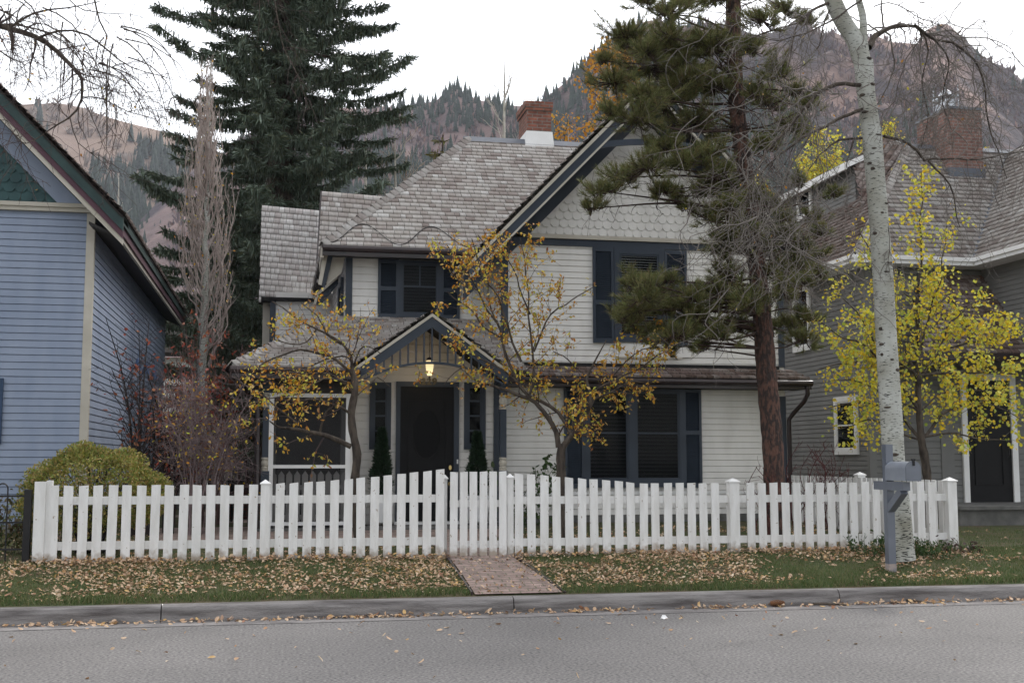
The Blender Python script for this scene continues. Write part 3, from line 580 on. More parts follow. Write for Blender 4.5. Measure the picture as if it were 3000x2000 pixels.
b = MB(); zb = 5.27; hlim = lambda z: (0, max(0, (LR[0]-(z-LR[1])/ls)-.55+9))
b.hexa([(-9, LHY-.02, zb), (LR[0]-(zb-LR[1])/ls-.3, LHY-.02, zb), (-6.4, LHY-.02, LP[1]-.5)], [(-9, LHY+.1, zb), (LR[0]-(zb-LR[1])/ls-.3, LHY+.1, zb), (-6.4, LHY+.1, LP[1]-.5)])
scales(b, (-9, LHY-.02, 0), (1, 0, 0), (0, -1, 0), zb, lambda z: (2.5, hlim(z)[1]) if z < 6.75 else (0, 0), .165, .14); b.build('gable', M['green'], lh)
b = MB(); scales(b, (-9, LHY-.02, 0), (1, 0, 0), (0, -1, 0), zb+.14*10.6, lambda z: (2.5, hlim(z)[1]) if z > 6.7 else (0, 0), .165, .14); 
if b.v: b.build('gable_top', M['plum'], lh)
WYf = 17.5; b = MB(); 
for nm, m_, o0, o1, y0 in (('fascia', 'dgreen', .05, .26, -.03), ('fascia', 'plum', .26, .37, -.01), ('fascia', 'creamtrim', .37, .46, .01)):
    b = MB(); rake(b, LR, LP, o0, o1, WYf+y0, WYf+.06); b.build(nm, M[m_], lh)
zl = lambda z, o: LR[0]-(z+o-LR[1])/ls
b = MB(); b.prism([(zl(5.265, .46), LHY-.09, 5.265), (zl(5.265, .80), LHY-.09, 5.265), (LP[0], LHY-.09, LP[1]-.80), (LP[0], LHY-.09, LP[1]-.46)], (0, .06, 0)); b.build('frieze_board', M['lblue'], lh)
b = MB(); rake(b, LR, LP, .05, .12, WYf+.07, LHY+.1); b.build('soffit', M['shade'], lh)
roof(lh, (LR[0]+.03, WYf-.04, LR[1]-.03), (LR[0]+.03, 30, LR[1]-.03), (LP[0], 30, LP[1]), (LP[0], WYf-.04, LP[1]), 'shingledark', seed=61, thick=.045)
for nm, m_, z0, z1, xo in (('fascia', 'dgreen', -.16, -.03, .0), ('fascia', 'plum', -.27, -.165, -.03), ('fascia', 'creamtrim', -.33, -.275, -.06)):
    b = MB(); b.box(LR[0]+xo-.05, LR[0]+xo, WYf+.07, 29.9, LR[1]+z0, LR[1]+z1); b.build(nm, M[m_], lh)
b = MB(); b.prism([(LR[0]-.1, WYf+.07, LR[1]-.34), (LHX, WYf+.07, LR[1]-.16), (LHX, WYf+.07, LR[1]-.12), (LR[0]-.1, WYf+.07, LR[1]-.30)], (0, 12, 0)); b.build('soffit', M['shade'], lh)
xw = X_(4, LHY); b = MB(); b.box(xw-.35, xw, LHY-.06, LHY-.02, Z_(1300, LHY, 0), Z_(1108, LHY, 0)); b.build('shutter', mat('deep_blue_paint', (.03, .06, .12), rough=.5), lh)
# three small blue bells hung on the side wall
for i, (px, py) in enumerate(((404, 1068), (427, 1080), (452, 1098))):
    p = atx(px, py, LHX+.12); b = MB(); b.lathe(tuple(p), [(.001, .13), (.03, .1), (.05, .02), (.075, -.06), (.085, -.1), (.07, -.1)], 12).tube([p+Vector((0, 0, .12)), p+Vector((0, 0, .3)), p+Vector((-.11, 0, .3))], .004, 4)
    tag(b.build('wind_bell', mat('bell_blue', (.10, .17, .32), rough=.5), None, loc=p), ['small blue bell on the light blue side wall, leftmost and highest of three', 'small blue bell on the light blue side wall, between the other two', 'small blue bell on the light blue side wall, rightmost and lowest of three'][i], 'wind bell', 'blue bells on the side wall')
# ================================================================== right house
GY = 22.0; GX = 11.77
rh = thing('house', 'dark grey clapboard house with white eaves and a tall brick chimney at the right', 'house', (GX+3, GY, .6))
b = MB(); siding(b, (GX, 29), (GX, GY), .6, 5.5, (-1, 0), .1); b.box(GX, GX+.1, GY+.1, 29, .4, 5.5); b.build('wall', M['grey'], rh)
b = MB(); siding(b, (GX, GY), (19, GY), .62, 5.6, (0, -1), .127); b.box(GX, 19, GY, GY+.1, .4, 5.7); b.build('wall', M['grey'], rh)
b = MB(); b.box(GX-.025, GX+.12, GY-.03, GY+.08, .6, 5.5); b.build('corner_board', M['grey'], rh)
b = MB(); b.box(GX+.25, GX+.42, GY-.04, GY-.0, .6, 5.4); b.build('corner_board', M['grey'], rh); b = MB(); b.box(X_(2755, GY), X_(2792, GY), GY-.035, GY, .6, 3.4); b.build('trim_board', M['grey'], rh)
b = MB(); b.tube([(GX+.62, GY-.07, 5.5), (GX+.62, GY-.07, .6)], .05, 8); b.build('downspout', M['grey'], rh, smooth=True)
b = MB(); b.box(GX-.012, GX+.1, GY-.012, 29, .0, .60).box(GX+.1, 19, GY-.012, GY+.09, .0, .60); b.build('foundation', M['stone'], rh)
REZ = 5.62; REX, REY = 11.36, 21.6; RRX, RRY, RRZ = 13.95, 23.95, 8.6
vx = X_(2862, REY)                                   # valley foot
VT = at(2945, 465, 24.0)
roof(rh, (REX, REY, REZ), (vx, REY, REZ), (VT.x, RRY+.05, RRZ-.05), (RRX, RRY, RRZ), m='shinglemid', seed=71, expo=.14, thick=.07)
roof(rh, (REX, 30, REZ), (REX, REY, REZ), (RRX, RRY, RRZ), (RRX, 30, RRZ), seed=72, expo=.14, thick=.07, m='shingledark')
hipcaps(rh, (REX, REY, REZ+.02), (RRX, RRY, RRZ+.02))
b = MB(); b.prism([(RRX-.1, RRY-.12, RRZ-.06), (RRX-.1, RRY, RRZ+.06), (RRX-.1, RRY+.12, RRZ-.06)], (5, 0, 0)); b.build('ridge_cap', M['flash'], rh)
b = MB(); b.box(REX-.02, vx, REY-.08, REY-.02, REZ-.16, REZ-.01).box(REX-.02, vx, REY-.12, REY-.08, REZ-.08, REZ-.0); b.build('fascia', M['white'], rh)
b = MB(); b.box(REX-.08, REX-.02, REY-.08, 29, REZ-.16, REZ-.01).box(REX-.12, REX-.08, REY-.12, 29, REZ-.08, REZ); b.build('fascia', M['white'], rh)
b = MB(); b.box(REX, vx, REY-.02, GY, REZ-.16, REZ-.13).box(REX, GX, GY, 29, REZ-.16, REZ-.13); b.build('soffit', M['white'], rh)
# right projecting upper wing
w0 = Vector((vx+.05, REY, REZ)); wx = vx; fe = at(3015, 706, 18.4)
roof(rh, (wx, 18.0, REZ), (wx, REY, REZ), (VT.x, RRY, RRZ-.05), (VT.x+.02, 18.0, RRZ-.05), seed=73, expo=.15, thick=.07) if False else None
V, Fc = shingles((wx, REY, REZ), (wx, 17.5, REZ), (VT.x+2.2, 17.5, RRZ+1.6), (VT.x, RRY+.1, RRZ-.05), .14, seed=74)
o = mesh_obj('roof', V, np.array(Fc), M['shinglemid'], rh)
b = MB(); e0, e1, t1, t0 = Vector((wx, REY, REZ)), Vector((wx, 17.5, REZ)), Vector((VT.x+2.2, 17.5, RRZ+1.6)), Vector((VT.x, RRY+.1, RRZ-.05)); dn = Vector((.03, 0, -.05)); b.hexa([e0+dn, e1+dn, t1+dn, t0+dn], [e0+dn*.1, e1+dn*.1, t1+dn*.1, t0+dn*.1]); b.build('roof_deck', M['underlay'], o)
b = MB(); b.bar((wx, REY, REZ+.03), (VT.x, RRY, RRZ), .13, .03); b.build('valley_flashing', M['flash'], rh)
b = MB(); b.box(wx-.06, wx-.0, 17.5, REY-.1, REZ-.16, REZ-.01).box(wx-.1, wx-.06, 17.5, REY-.12, REZ-.08, REZ-.0); b.build('fascia', M['white'], rh)
b = MB(); b.box(wx, wx+.42, 17.5, GY, REZ-.16, REZ-.13); b.build('soffit', M['white'], rh)
ux = wx+.42; psl = (5.35-3.56)/(GY-20.4)               # pent roof slope
b = MB(); 
for i in range(24):
    z = 3.3+i*.1; y1 = min(GY, 20.4+(z+.05-3.56)/psl)
    if y1 < 17.6: continue
    b.quad((ux-.018, y1, z), (ux-.018, 17.5, z), (ux-.004, 17.5, z+.1), (ux-.004, y1, z+.1)); b.quad((ux, y1, z), (ux, 17.5, z), (ux-.018, 17.5, z), (ux-.018, y1, z))
b.hexa([(ux, GY, 5.5), (ux, 17.5, 5.5), (ux, 17.5, 3.3), (ux, 20.2, 3.3)], [(ux+.1, GY, 5.5), (ux+.1, 17.5, 5.5), (ux+.1, 17.5, 3.3), (ux+.1, 20.2, 3.3)]); b.build('wall', M['grey'], rh)
roof(rh, (12.0, 20.4, 3.56), (17, 20.4, 3.56), (17, GY, 5.35), (13.0, GY, 5.35), seed=75, expo=.135, m='shingledark', thick=.05)
b = MB(); b.box(12.0, 17, 20.36, 20.4, 3.42, 3.56).box(12.0, 17, 20.4, GY, 3.40, 3.43); b.build('gutter', M['brown'], rh)
# shed dormer on the left slope with a small window
DX, DYf = 12.9, 24.4; dz0 = at(2528, 482, DYf).z; dz1 = 8.86
b = MB(); siding(b, (DX, 29), (DX, DYf), 6.6, dz0-.02, (-1, 0), .1); b.hexa([(DX, DYf, 6.2), (DX+.1, DYf, 6.2), (DX+.1, 29, 6.2), (DX, 29, 6.2)], [(DX, DYf, dz0), (DX+.1, DYf, dz0), (DX+.1, 29, dz0), (DX, 29, dz0)]); b.build('dormer_wall', M['grey'], rh)
zs_ = lambda x: REZ+(x-REX)*(RRZ-REZ)/(RRX-REX)
roof(rh, (DX-.35, DYf-.9, zs_(DX-.35)+.03), (RRX-.05, RRY-.02, RRZ+.0), (RRX, DYf, dz1), (DX-.05, DYf, dz0), m='shingledark', seed=78, thick=.04)
roof(rh, (DX-.25, 29, dz0), (DX-.25, DYf-.12, dz0), (RRX, DYf-.12, dz1), (RRX, 29, dz1), seed=77, m='shingledark', thick=.08)
b = MB(); b.box(DX-.31, DX-.25, DYf-.12, 29, dz0-.16, dz0+.0).bar((DX-.3, DYf-.14, dz0-.07), (RRX, DYf-.14, dz1-.07), .03, .12); b.build('fascia', M['white'], rh)
window(rh, 26.6, 27.4, 7.5, 8.25, DX-.02, fw=.09, m='white', ax=('x', -1), blinds=None)
# windows of the side wall, door, step
yA, yB = atx(2378, 900, GX).y, atx(2327, 900, GX).y
window(rh, yA, yB, atx(2350, 1030, GX).z, atx(2350, 838, GX).z, GX-.02, fw=.11, m='white', ax=('x', -1), blinds=None, bars=(.5,))
yA, yB = atx(2520, 1300, GX).y, atx(2453, 1300, GX).y
window(rh, yA, yB, atx(2487, 1331, GX).z, atx(2487, 1160, GX).z, GX-.02, fw=.11, m='white', ax=('x', -1), blinds='blinddark', bars=(.5,))
a, c = X_(2832, GY), X_(2960, GY)
b = MB(); b.box(a-.12, a, GY-.07, GY-.015, .62, 3.15).box(c, c+.13, GY-.07, GY-.015, .62, 3.15).box(a-.12, c+.13, GY-.07, GY-.015, 3.15, 3.28); b.build('door_frame', M['white'], rh)
b = MB(); b.box(a, c, GY-.03, GY-.015, .62, 3.15); mid = (a+c)/2
for x0, x1, z0, z1 in ((a+.15, c-.2, 1.0, 1.02), (a+.15, c-.2, 1.98, 2.0), (a+.15, a+.17, 1.02, 1.98), (c-.22, c-.2, 1.02, 1.98), (a+.12, c-.17, 2.2, 2.22)): b.box(x0, x1, GY-.045, GY-.03, z0, z1)
dr = b.build('door', M['door'], rh); b = MB(); b.quad((a+.14, GY-.034, 2.26), (c-.19, GY-.034, 2.26), (c-.19, GY-.034, 3.02), (a+.14, GY-.034, 3.02)); b.build('pane', M['glass'], dr)
b = MB(); b.tube([(c-.1, GY-.07, 1.55), (c-.1, GY-.1, 1.6), (c-.1, GY-.1, 1.9), (c-.1, GY-.07, 1.95)], .012, 6); b.build('handle', M['black'], dr)
b = MB(); b.prism([(12.3, 20.6, .58), (12.6, 20.2, .58), (18, 19.9, .58), (18, GY, .58), (12.3, GY, .58)], (0, 0, .07)); tag(b.build('stone_step', M['stone'], None, loc=(13, 20.5, .3)), 'long grey flagstone step in front of the black door of the grey house', 'step')
b = MB(); b.prism([(12.36, 20.66, .1), (12.64, 20.27, .1), (18, 19.97, .1), (18, GY-.01, .1), (12.36, GY-.01, .1)], (0, 0, .478)); o = b.build('riser', M['stone'], bpy.data.objects['stone_step'])
# chimney of the right house
chb2 = brick_mat('chimney_brick_rose', (.24, .12, .095), (.18, .09, .075), (.24, .20, .18), .21, .075, ms=.013)
K = at(2776, 330, 23.3); Kr = at(2872, 330, 23.3); Kl = atx(2712, 350, K.x)
b = MB(); b.box(K.x, Kr.x+.02, 23.3, 24.6, 7.4, at(2776, 318, 23.3).z); ch2 = b.build('chimney', chb2, rh)
zt2 = at(2776, 318, 23.3).z; b = MB(); b.box(K.x-.02, Kr.x+.04, 23.28, 24.62, zt2, zt2+.06); b.build('chimney_cap', M['flash'], ch2); b = MB(); b.box(K.x-.03, Kr.x+.05, 23.27, 24.63, 7.4, at(2776, 490, 23.3).z); b.build('flashing', M['flash'], ch2)
b = MB(); b.box(K.x+.07, K.x+.3, 23.45, 23.9, zt2+.06, zt2+.28).box(K.x+.02, K.x+.38, 23.4, 23.95, zt2+.34, zt2+.37)
for dx in (0, .32): b.box(K.x+.03+dx, K.x+.05+dx, 23.42, 23.44, zt2+.06, zt2+.60).box(K.x+.03+dx, K.x+.05+dx, 23.9, 23.92, zt2+.06, zt2+.60)
b.lathe((K.x+.2, 23.67, zt2+.37), [(.22, .0), (.12, .12), (.02, .2)], 8); b.build('chimney_pot', mat('galvanised', (.45, .47, .5), rough=.3, metal=.8), ch2)
# ================================================================== ground, road, kerb
gxs = np.concatenate([[-3000, -800, -200, -60, -25], np.linspace(-12, 22, 120), [35, 80, 250, 900, 3000]])
gys = np.concatenate([np.linspace(12.0, 14.2, 14), np.linspace(14.5, 23, 30), [26, 30, 36, 45, 60, 90, 140, 220]])
V = []; 
for y in gys:
    for x in gxs:
        z = ground_z(x, y)+(noise.noise(Vector((x*.9, y*.9, 0)))*.014 if 12.05 < y < 40 else 0)
        if y > 40: z = .55
        V.append((x, y, z))
nx = len(gxs); i = np.arange(len(gys)-1)[:, None]*nx; j = np.arange(nx-1)[None]
Fg = np.stack([i+j, i+j+1, i+nx+j+1, i+nx+j], -1).reshape(-1, 4)
soil = mat('lawn_soil', (.045, .065, .022), (.10, .075, .045), rough=1, scale=2.2, bump=.8, bscale=40, detail=10, bdist=.03)
g = mesh_obj('lawn', V, Fg, soil, smooth=True); tag(g, kind='structure')
b = MB(); b.quad((-3000, -400, -.02), (3000, -400, -.02), (3000, 11.6, -.02), (-3000, 11.6, -.02)); tag(b.build('ground', soil), kind='structure')
asph = bpy.data.materials.new('asphalt'); n, p, o = nodes(asph); L = n.links
tc = n.nodes.new('ShaderNodeTexCoord'); a1 = n.nodes.new('ShaderNodeTexNoise'); a1.inputs['Scale'].default_value = 42; a1.inputs['Detail'].default_value = 6; L.new(tc.outputs['Object'], a1.inputs[0])
a2 = n.nodes.new('ShaderNodeTexNoise'); a2.inputs['Scale'].default_value = .7; a2.inputs['Detail'].default_value = 8; L.new(tc.outputs['Object'], a2.inputs[0])
r1_ = n.nodes.new('ShaderNodeValToRGB'); L.new(a1.outputs[0], r1_.inputs[0]); r1_.color_ramp.elements[0].position = .3; r1_.color_ramp.elements[0].color = (.055, .05, .055, 1); r1_.color_ramp.elements[1].position = .66; r1_.color_ramp.elements[1].color = (.235, .225, .215, 1)
r2_ = n.nodes.new('ShaderNodeMapRange'); L.new(a2.outputs[0], r2_.inputs[0]); r2_.inputs[1].default_value = .3; r2_.inputs[2].default_value = .7; r2_.inputs[3].default_value = .86; r2_.inputs[4].default_value = 1.1
vo = n.nodes.new('ShaderNodeTexVoronoi'); vo.feature = 'DISTANCE_TO_EDGE'; vo.inputs['Scale'].default_value = .35; wr = n.nodes.new('ShaderNodeTexNoise'); wr.inputs['Scale'].default_value = 3; L.new(tc.outputs['Object'], wr.inputs[0]); wm = n.nodes.new('ShaderNodeMix'); wm.data_type = 'RGBA'; wm.inputs[0].default_value = .25; L.new(tc.outputs['Object'], wm.inputs[6]); L.new(wr.outputs['Color'], wm.inputs[7]); L.new(wm.outputs[2], vo.inputs['Vector'])
r3_ = n.nodes.new('ShaderNodeMapRange'); L.new(vo.outputs[0], r3_.inputs[0]); r3_.inputs[1].default_value = 0; r3_.inputs[2].default_value = .006; r3_.inputs[3].default_value = .85; r3_.inputs[4].default_value = 1
q1_ = n.nodes.new('ShaderNodeMath'); q1_.operation = 'MULTIPLY'; L.new(r2_.outputs[0], q1_.inputs[0]); L.new(r3_.outputs[0], q1_.inputs[1])
mu = n.nodes.new('ShaderNodeMix'); mu.data_type = 'RGBA'; mu.blend_type = 'MULTIPLY'; mu.inputs[0].default_value = 1; L.new(r1_.outputs[0], mu.inputs[6]); L.new(q1_.outputs[0], mu.inputs[7]); L.new(mu.outputs[2], p.inputs['Base Color']); p.inputs['Roughness'].default_value = .85
bp = n.nodes.new('ShaderNodeBump'); bp.inputs['Strength'].default_value = .7; bp.inputs['Distance'].default_value = .006; L.new(a1.outputs[0], bp.inputs['Height']); L.new(bp.outputs[0], p.inputs['Normal'])
b = MB(); b.quad((-300, -6, 0), (300, -6, 0), (300, 11.55, 0), (-300, 11.55, 0)); tag(b.build('road', asph), kind='structure')
gut = mat('gutter_pan', (.26, .245, .24), (.15, .14, .14), rough=.9, scale=4, bump=.4, bscale=60, detail=10)
b = MB(); b.quad((-300, 11.5, .004), (300, 11.5, .004), (300, 11.86, -.006), (-300, 11.86, -.006)); tag(b.build('gutter_pan', gut), kind='structure')
b = MB(); xs_ = [-300]; joints = [atz(482, 1790, .05).x, atz(1492, 1770, .05).x, atz(2442, 1750, .05).x]; jj = sorted(joints+[joints[0]-3.05*k for k in range(1, 4)]+[joints[2]+3.1*k for k in range(1, 4)])
segs = list(zip([-300]+jj, jj+[300]))
for a, c in segs:
    n_ = max(1, min(30, int((c-a)/.15))); pr = [(11.84, -.01), (11.85, .03), (11.865, .10), (11.885, .135), (11.91, .15), (12.03, .152), (12.03, -.05)]
    for k in range(n_):
        u0, u1 = a+.006+(c-a-.012)*k/n_, a+.006+(c-a-.012)*(k+1)/n_
        for (y0, z0), (y1, z1) in zip(pr, pr[1:]): b.quad((u0, y0, z0), (u1, y0, z0), (u1, y1, z1), (u0, y1, z1))
    for u in (a+.006, c-.006): b.quad(*[(u, y, z) for y, z in pr])
tag(b.build('kerb', M['concrete']), kind='structure')
# brick path through the verge and on to the door
pm = brick_mat('path_brick', (.31, .225, .20), (.24, .17, .15), (.15, .14, .09), .2, .1, ms=.008, plane='XY', bump=.8)
px0, px1 = 2.02, 2.78; V = []; ys = list(np.linspace(12.03, 14, 14))+list(np.linspace(14.1, 17.6, 12))
for y in ys:
    t = max(0, 1-(y-12)/1.6); V += [(px0-.0*t, y, ground_z(2, y)+.018), (px1+.16*t, y, ground_z(2, y)+.018)]
Fc = np.array([(2*k, 2*k+1, 2*k+3, 2*k+2) for k in range(len(ys)-1)])
tag(mesh_obj('path', V, Fc, pm), kind='structure')
b = MB(); b.quad((-1.6, 16.3, ground_z(0, 16.3)+.02), (3.4, 16.3, ground_z(0, 16.3)+.02), (3.4, 17.75, ground_z(0, 17.7)+.02), (-1.6, 17.75, ground_z(0, 17.7)+.02)); b.quad((-1.9, 17.76, .49), (-.35, 17.76, .49), (-.35, 24, .52), (-1.9, 24, .52)); tag(b.build('patio', pm), kind='structure')
b = MB(); b.bar((px1+.19, 12.05, .155), (px1+.03, 13.95, .385), .025, .045); b.bar((px0-.03, 12.05, .17), (px0-.03, 13.95, .40), .02, .05); tag(b.build('path_edging', M['brown']), kind='structure')
# ================================================================== white picket fence
FY = 14.0
def picket(parent, x, z0, z1, y=FY, wd=.1, lean=0, skew=0, ax='x'):
    b = MB(); t = .02; h = wd/2; sl = random.uniform(-.004, .004)+skew
    pts = [(-h, z0), (h, z0), (h+lean, z1+sl), (-h+lean, z1-sl)]
    if ax == 'x': P = [(x+u, y-t-.001, z) for u, z in pts]; b.prism(P, (0, t, 0))
    else: P = [(y-t-.001, x+u, z) for u, z in pts]; b.prism(P, (t, 0, 0))
    return b.build('picket', M['fence'], parent)
def post(parent, x, y, z0, z1, wd=.115, cap=True):
    h = wd/2; b = MB(); b.box(x-h, x+h, y-h, y+h, z0, z1); o = b.build('post', M['fence'], parent)
    if cap:
        b = MB(); k = h+.012; r_ = [(x-k, y-k, z1), (x+k, y-k, z1), (x+k, y+k, z1), (x-k, y+k, z1)]; b.box(x-k, x+k, y-k, y+k, z1, z1+.012)
        for i in range(4): b.quad(Vector(r_[i])+Vector((0, 0, .012)), Vector(r_[(i+1) % 4])+Vector((0, 0, .012)), (x, y, z1+.055))
        b.build('cap', M['white'], o)
def topz(x):
    if x < -.18: return 1.245
    if x < 2.05: t = (x+.18)/2.1; return 1.25+.165*t**1.5
    if x < 2.74: return 1.385
    if x < 4.4: t = (x-2.74)/1.66; return 1.375-.13*t
    return 1.242
fl = thing('picket_fence', 'white picket fence left of the gate, rising towards the gate beside the hedge', 'fence', (-.2, FY, .39))
fr = thing('picket_fence', 'white picket fence right of the gate, behind the mailbox and aspen trunk', 'fence', (5, FY, .39))
fs = thing('picket_fence', 'white picket fence running back from the corner post towards the grey house', 'fence', (8.55, 16, .4))
gt = thing('garden_gate', 'white picket gate in front of the black front door', 'gate', (2.35, FY, .4))
def lowz(x): return .372+.012*math.sin(x*1.7)-(.012 if x < -1.5 else 0)
x = X_(158, FY); k = 0
while x < at(1292, 1500, FY).x:
    picket(fl, x, lowz(x)-.002*random.random(), topz(x)+random.uniform(-.004, .004), lean=random.uniform(-.012, .012), skew=.005 if x > 0 else 0); x += .1555+random.uniform(-.003, .003)
for z_ in (1.03, .53): b = MB(); b.box(-2.55, 1.93, FY+.001, FY+.04, z_, z_+.09); b.build('rail', M['fence'], fl)
post(fl, X_(776, FY+.04), FY-.0, .35, 1.25, .1); post(fl, X_(1303, FY+.07), FY+.07, .35, 1.30, .05)
b = MB(); xa, xb = X_(101, FY), X_(134, FY); b.box(xa, xb, FY-.05, FY-.02, .42, 1.29).box(xb+.001, xb+.06, FY-.02, FY+.08, .38, 1.30); b.build('corner_post', M['fence'], fl)
gx = X_(1316, FY); n = 6; gw = X_(1484, FY)-gx
for i in range(n): picket(gt, gx+.05+i*(gw-.1)/(n-1), .375, 1.385+.01*i/n, wd=.09, y=FY-.015, lean=random.uniform(-.003, .003))
for z_ in (.97, .49): b = MB(); b.box(gx+.01, gx+gw-.01, FY-.013, FY+.03, z_, z_+.08); b.build('rail', M['fence'], gt)
post(fr, X_(1494, FY+.04), FY+.04, .36, 1.31, .075)
x = X_(1515, FY)+.02
X2785 = X_(2785, FY)
sk = X_(2148, FY)
while x < X2785-.12:
    if abs(x-sk) > .10: picket(fr, x, lowz(x), topz(x)+random.uniform(-.004, .004), lean=random.uniform(-.010, .010), skew=-.004 if x < 4.4 else 0)
    x += .1555+random.uniform(-.003, .003)
for z_ in (1.0, .5): b = MB(); b.box(2.74, X2785, FY+.001, FY+.04, z_, z_+.09); b.build('rail', M['fence'], fr)
post(fr, sk, FY-.0, .36, 1.25, .125); post(fr, X2785, FY+.0, .30, 1.25, .125)
y = FY+.2; SX = X2785+.0
while y < 19.2: picket(fs, y, .40, 1.26, y=SX, lean=0, ax='y'); y += .156
for z_ in (1.02, .52): b = MB(); b.box(SX+.001, SX+.04, FY+.1, 19.3, z_, z_+.09); b.build('rail', M['fence'], fs)
post(fs, SX+.05, 16.5, .36, 1.29, .12)
# black iron fence at the far left
fi = thing('iron_fence', 'low black iron fence with hoop tops at the far left', 'fence', (-2.9, FY, .4))
b = MB(); xq = X_(84, FY+.05); b.box(xq-.045, xq+.03, FY, FY+.08, .3, 1.20); b.build('post', M['black'], fi)
for z in (1.13, .84, .545): b = MB(); b.box(-6, xq-.02, FY+.03, FY+.045, z-.01, z+.01); b.build('rail', M['black'], fi)
b = MB(); x = xq-.28
while x > -6:
    pts = [(x-.055, FY+.04, .36), (x-.055, FY+.04, 1.21)]+[(x-.055*math.cos(a), FY+.04, 1.21+.06*math.sin(a)) for a in [PI*i/8 for i in range(1, 8)]]+[(x+.055, FY+.04, 1.21), (x+.055, FY+.04, .36)]
    b = MB(); b.tube(pts, .008, 6); b.build('hoop', M['black'], fi); x -= .28
for z in (1.13, .84): b = MB(); b.box(xq-.01, xq+.01, FY+.08, FY+3.5, z-.01, z+.01); b.build('rail', M['black'], fi)
for i in range(22):
    b = MB(); yy = FY+.2+i*.14; b.tube([(xq, yy, .38), (xq, yy, 1.17)], .007, 5); b.build('picket', M['black'], fi)
# ================================================================== mailbox
c_ = atz(2606, 1677, .235); xl, yf = c_.x, c_.y; pw = .09
mb_ = thing('mailbox', 'slate grey metal mailbox on a wooden post at the kerb', 'mailbox', (xl+pw/2, yf+pw/2, .23))
Yb = yf-.25; q_ = at(2653, 1380, Yb-.2); bx0 = q_.x; Ybf = Yb-.2
topP = at(2612, 1301, yf).z; aF = yf-.36; aB, aT = at(2660, 1437, aF).z, at(2660, 1411, aF).z; ax0 = at(2645, 1420, aF).x; zc0 = at(2670, 1408, Ybf).z
b = MB(); b.box(xl, xl+pw, yf, yf+pw, .33, topP); b.build('post', M['mailgrey'], mb_)
b = MB(); b.box(xl-.001, xl+pw+.001, yf-.001, yf+pw+.001, .1, .335); b.build('post_foot', mat('bare_wood', (.36, .30, .27), (.22, .21, .23), rough=.9, scale=12), mb_)
ax0 = min(ax0, xl-.005); b = MB(); b.box(ax0, ax0+.09 if ax0+.09 < xl else xl-.001, aF, aF+.66, aB, aT).box(xl, xl+pw, aF, yf-.001, aB+.001, aT-.001); b.build('arm', M['mailgrey'], mb_)
b = MB(); b.bar((xl+pw/2, yf+.01, at(2620, 1490, yf).z), (xl+pw/2, aF+.07, aB+.0), .085, .085); b.build('brace', M['mailgrey'], mb_)
bw, bl = .088, .46; mx_ = bx0+bw; y0, y1 = Ybf, Ybf+bl
prof = [(-bw, 0), (bw, 0), (bw, .13)]+[(bw*math.cos(a), .13+bw*math.sin(a)) for a in [PI*i/14 for i in range(1, 14)]]+[(-bw, .13)]
b = MB(); b.hexa([(mx_+x, y0, zc0+z) for x, z in prof], [(mx_+x, y1, zc0+z) for x, z in prof]); b.build('box', M['mailbox'], mb_)
k = 1.05; b = MB(); b.hexa([(mx_+x*k, y0-.018, zc0+z*k-.003) for x, z in prof], [(mx_+x*k, y0-.001, zc0+z*k-.003) for x, z in prof]); dd = b.build('door', M['mailgrey'], mb_)
b = MB(); b.box(mx_-.010, mx_+.010, y0-.036, y0-.018, zc0+.17, zc0+.235).box(mx_-.018, mx_+.018, y0-.036, y0+.0, zc0+.228, zc0+.246); b.build('latch', M['black'], dd)
print('MAILBOX', xl, yf, ax0, bx0, zc0, aT, topP)
# ================================================================== far back yard bits
bh = thing('house', 'white house far behind the back yard, glimpsed through the bare shrubs', 'house', (1, 42, .5))
a = at(430, 1130, 42).x; c = at(830, 1130, 42).x
b = MB(); b.box(a, c, 42, 48, .4, 5.0); b.build('wall', M['white'], bh)
b = MB(); b.prism([(a-.5, 41.6, 5), (c+.5, 41.6, 5), (c+.5, 45, 7), (a-.5, 45, 7)], (0, 0, .15)); b.build('roof', M['underlay'], bh)
for px in (470, 560, 640, 700, 760): xx = at(px, 1200, 42).x; window(bh, xx, xx+.8, 1.3, 2.7, 41.98, fw=.1, m='brown', blinds=None, bars=(.5,))
gf = thing('wood_fence', 'weathered grey picket fence at the back of the side yard', 'fence', (-.9, 25, .5))
for i in range(26):
    xx = at(520, 1250, 25).x+i*.105; b = MB(); b.prism([(xx, 25, .5), (xx+.085, 25, .5), (xx+.085, 25, 1.52), (xx+.042, 25, 1.58), (xx, 25, 1.52)], (0, .02, 0)); b.build('picket', mat('old_wood', (.16, .15, .14), (.10, .095, .09), rough=.9, scale=8), gf)
    if xx > at(745, 1250, 25).x: break
for z_ in (1.3, .8): b = MB(); b.box(at(520, 1250, 25).x, xx+.1, 25.021, 25.06, z_, z_+.08); b.build('rail', MATS['old_wood'], gf)
bwl = brick_mat('garden_brick', (.16, .05, .04), (.11, .04, .035), (.07, .05, .045), .2, .07)
b = MB(); b.box(at(672, 1400, 21).x, at(762, 1400, 21).x, 21, 21.3, .4, 1.10); gw_ = b.build('garden_wall', bwl, None, loc=(-.3, 21, .5)); tag(gw_, 'low dark red brick wall between the patio chair and the porch', 'wall')
b = MB(); b.box(at(668, 1400, 21).x, at(764, 1400, 21).x, 20.96, 21.34, 1.10, 1.17); b.build('coping', M['brown'], gw_)
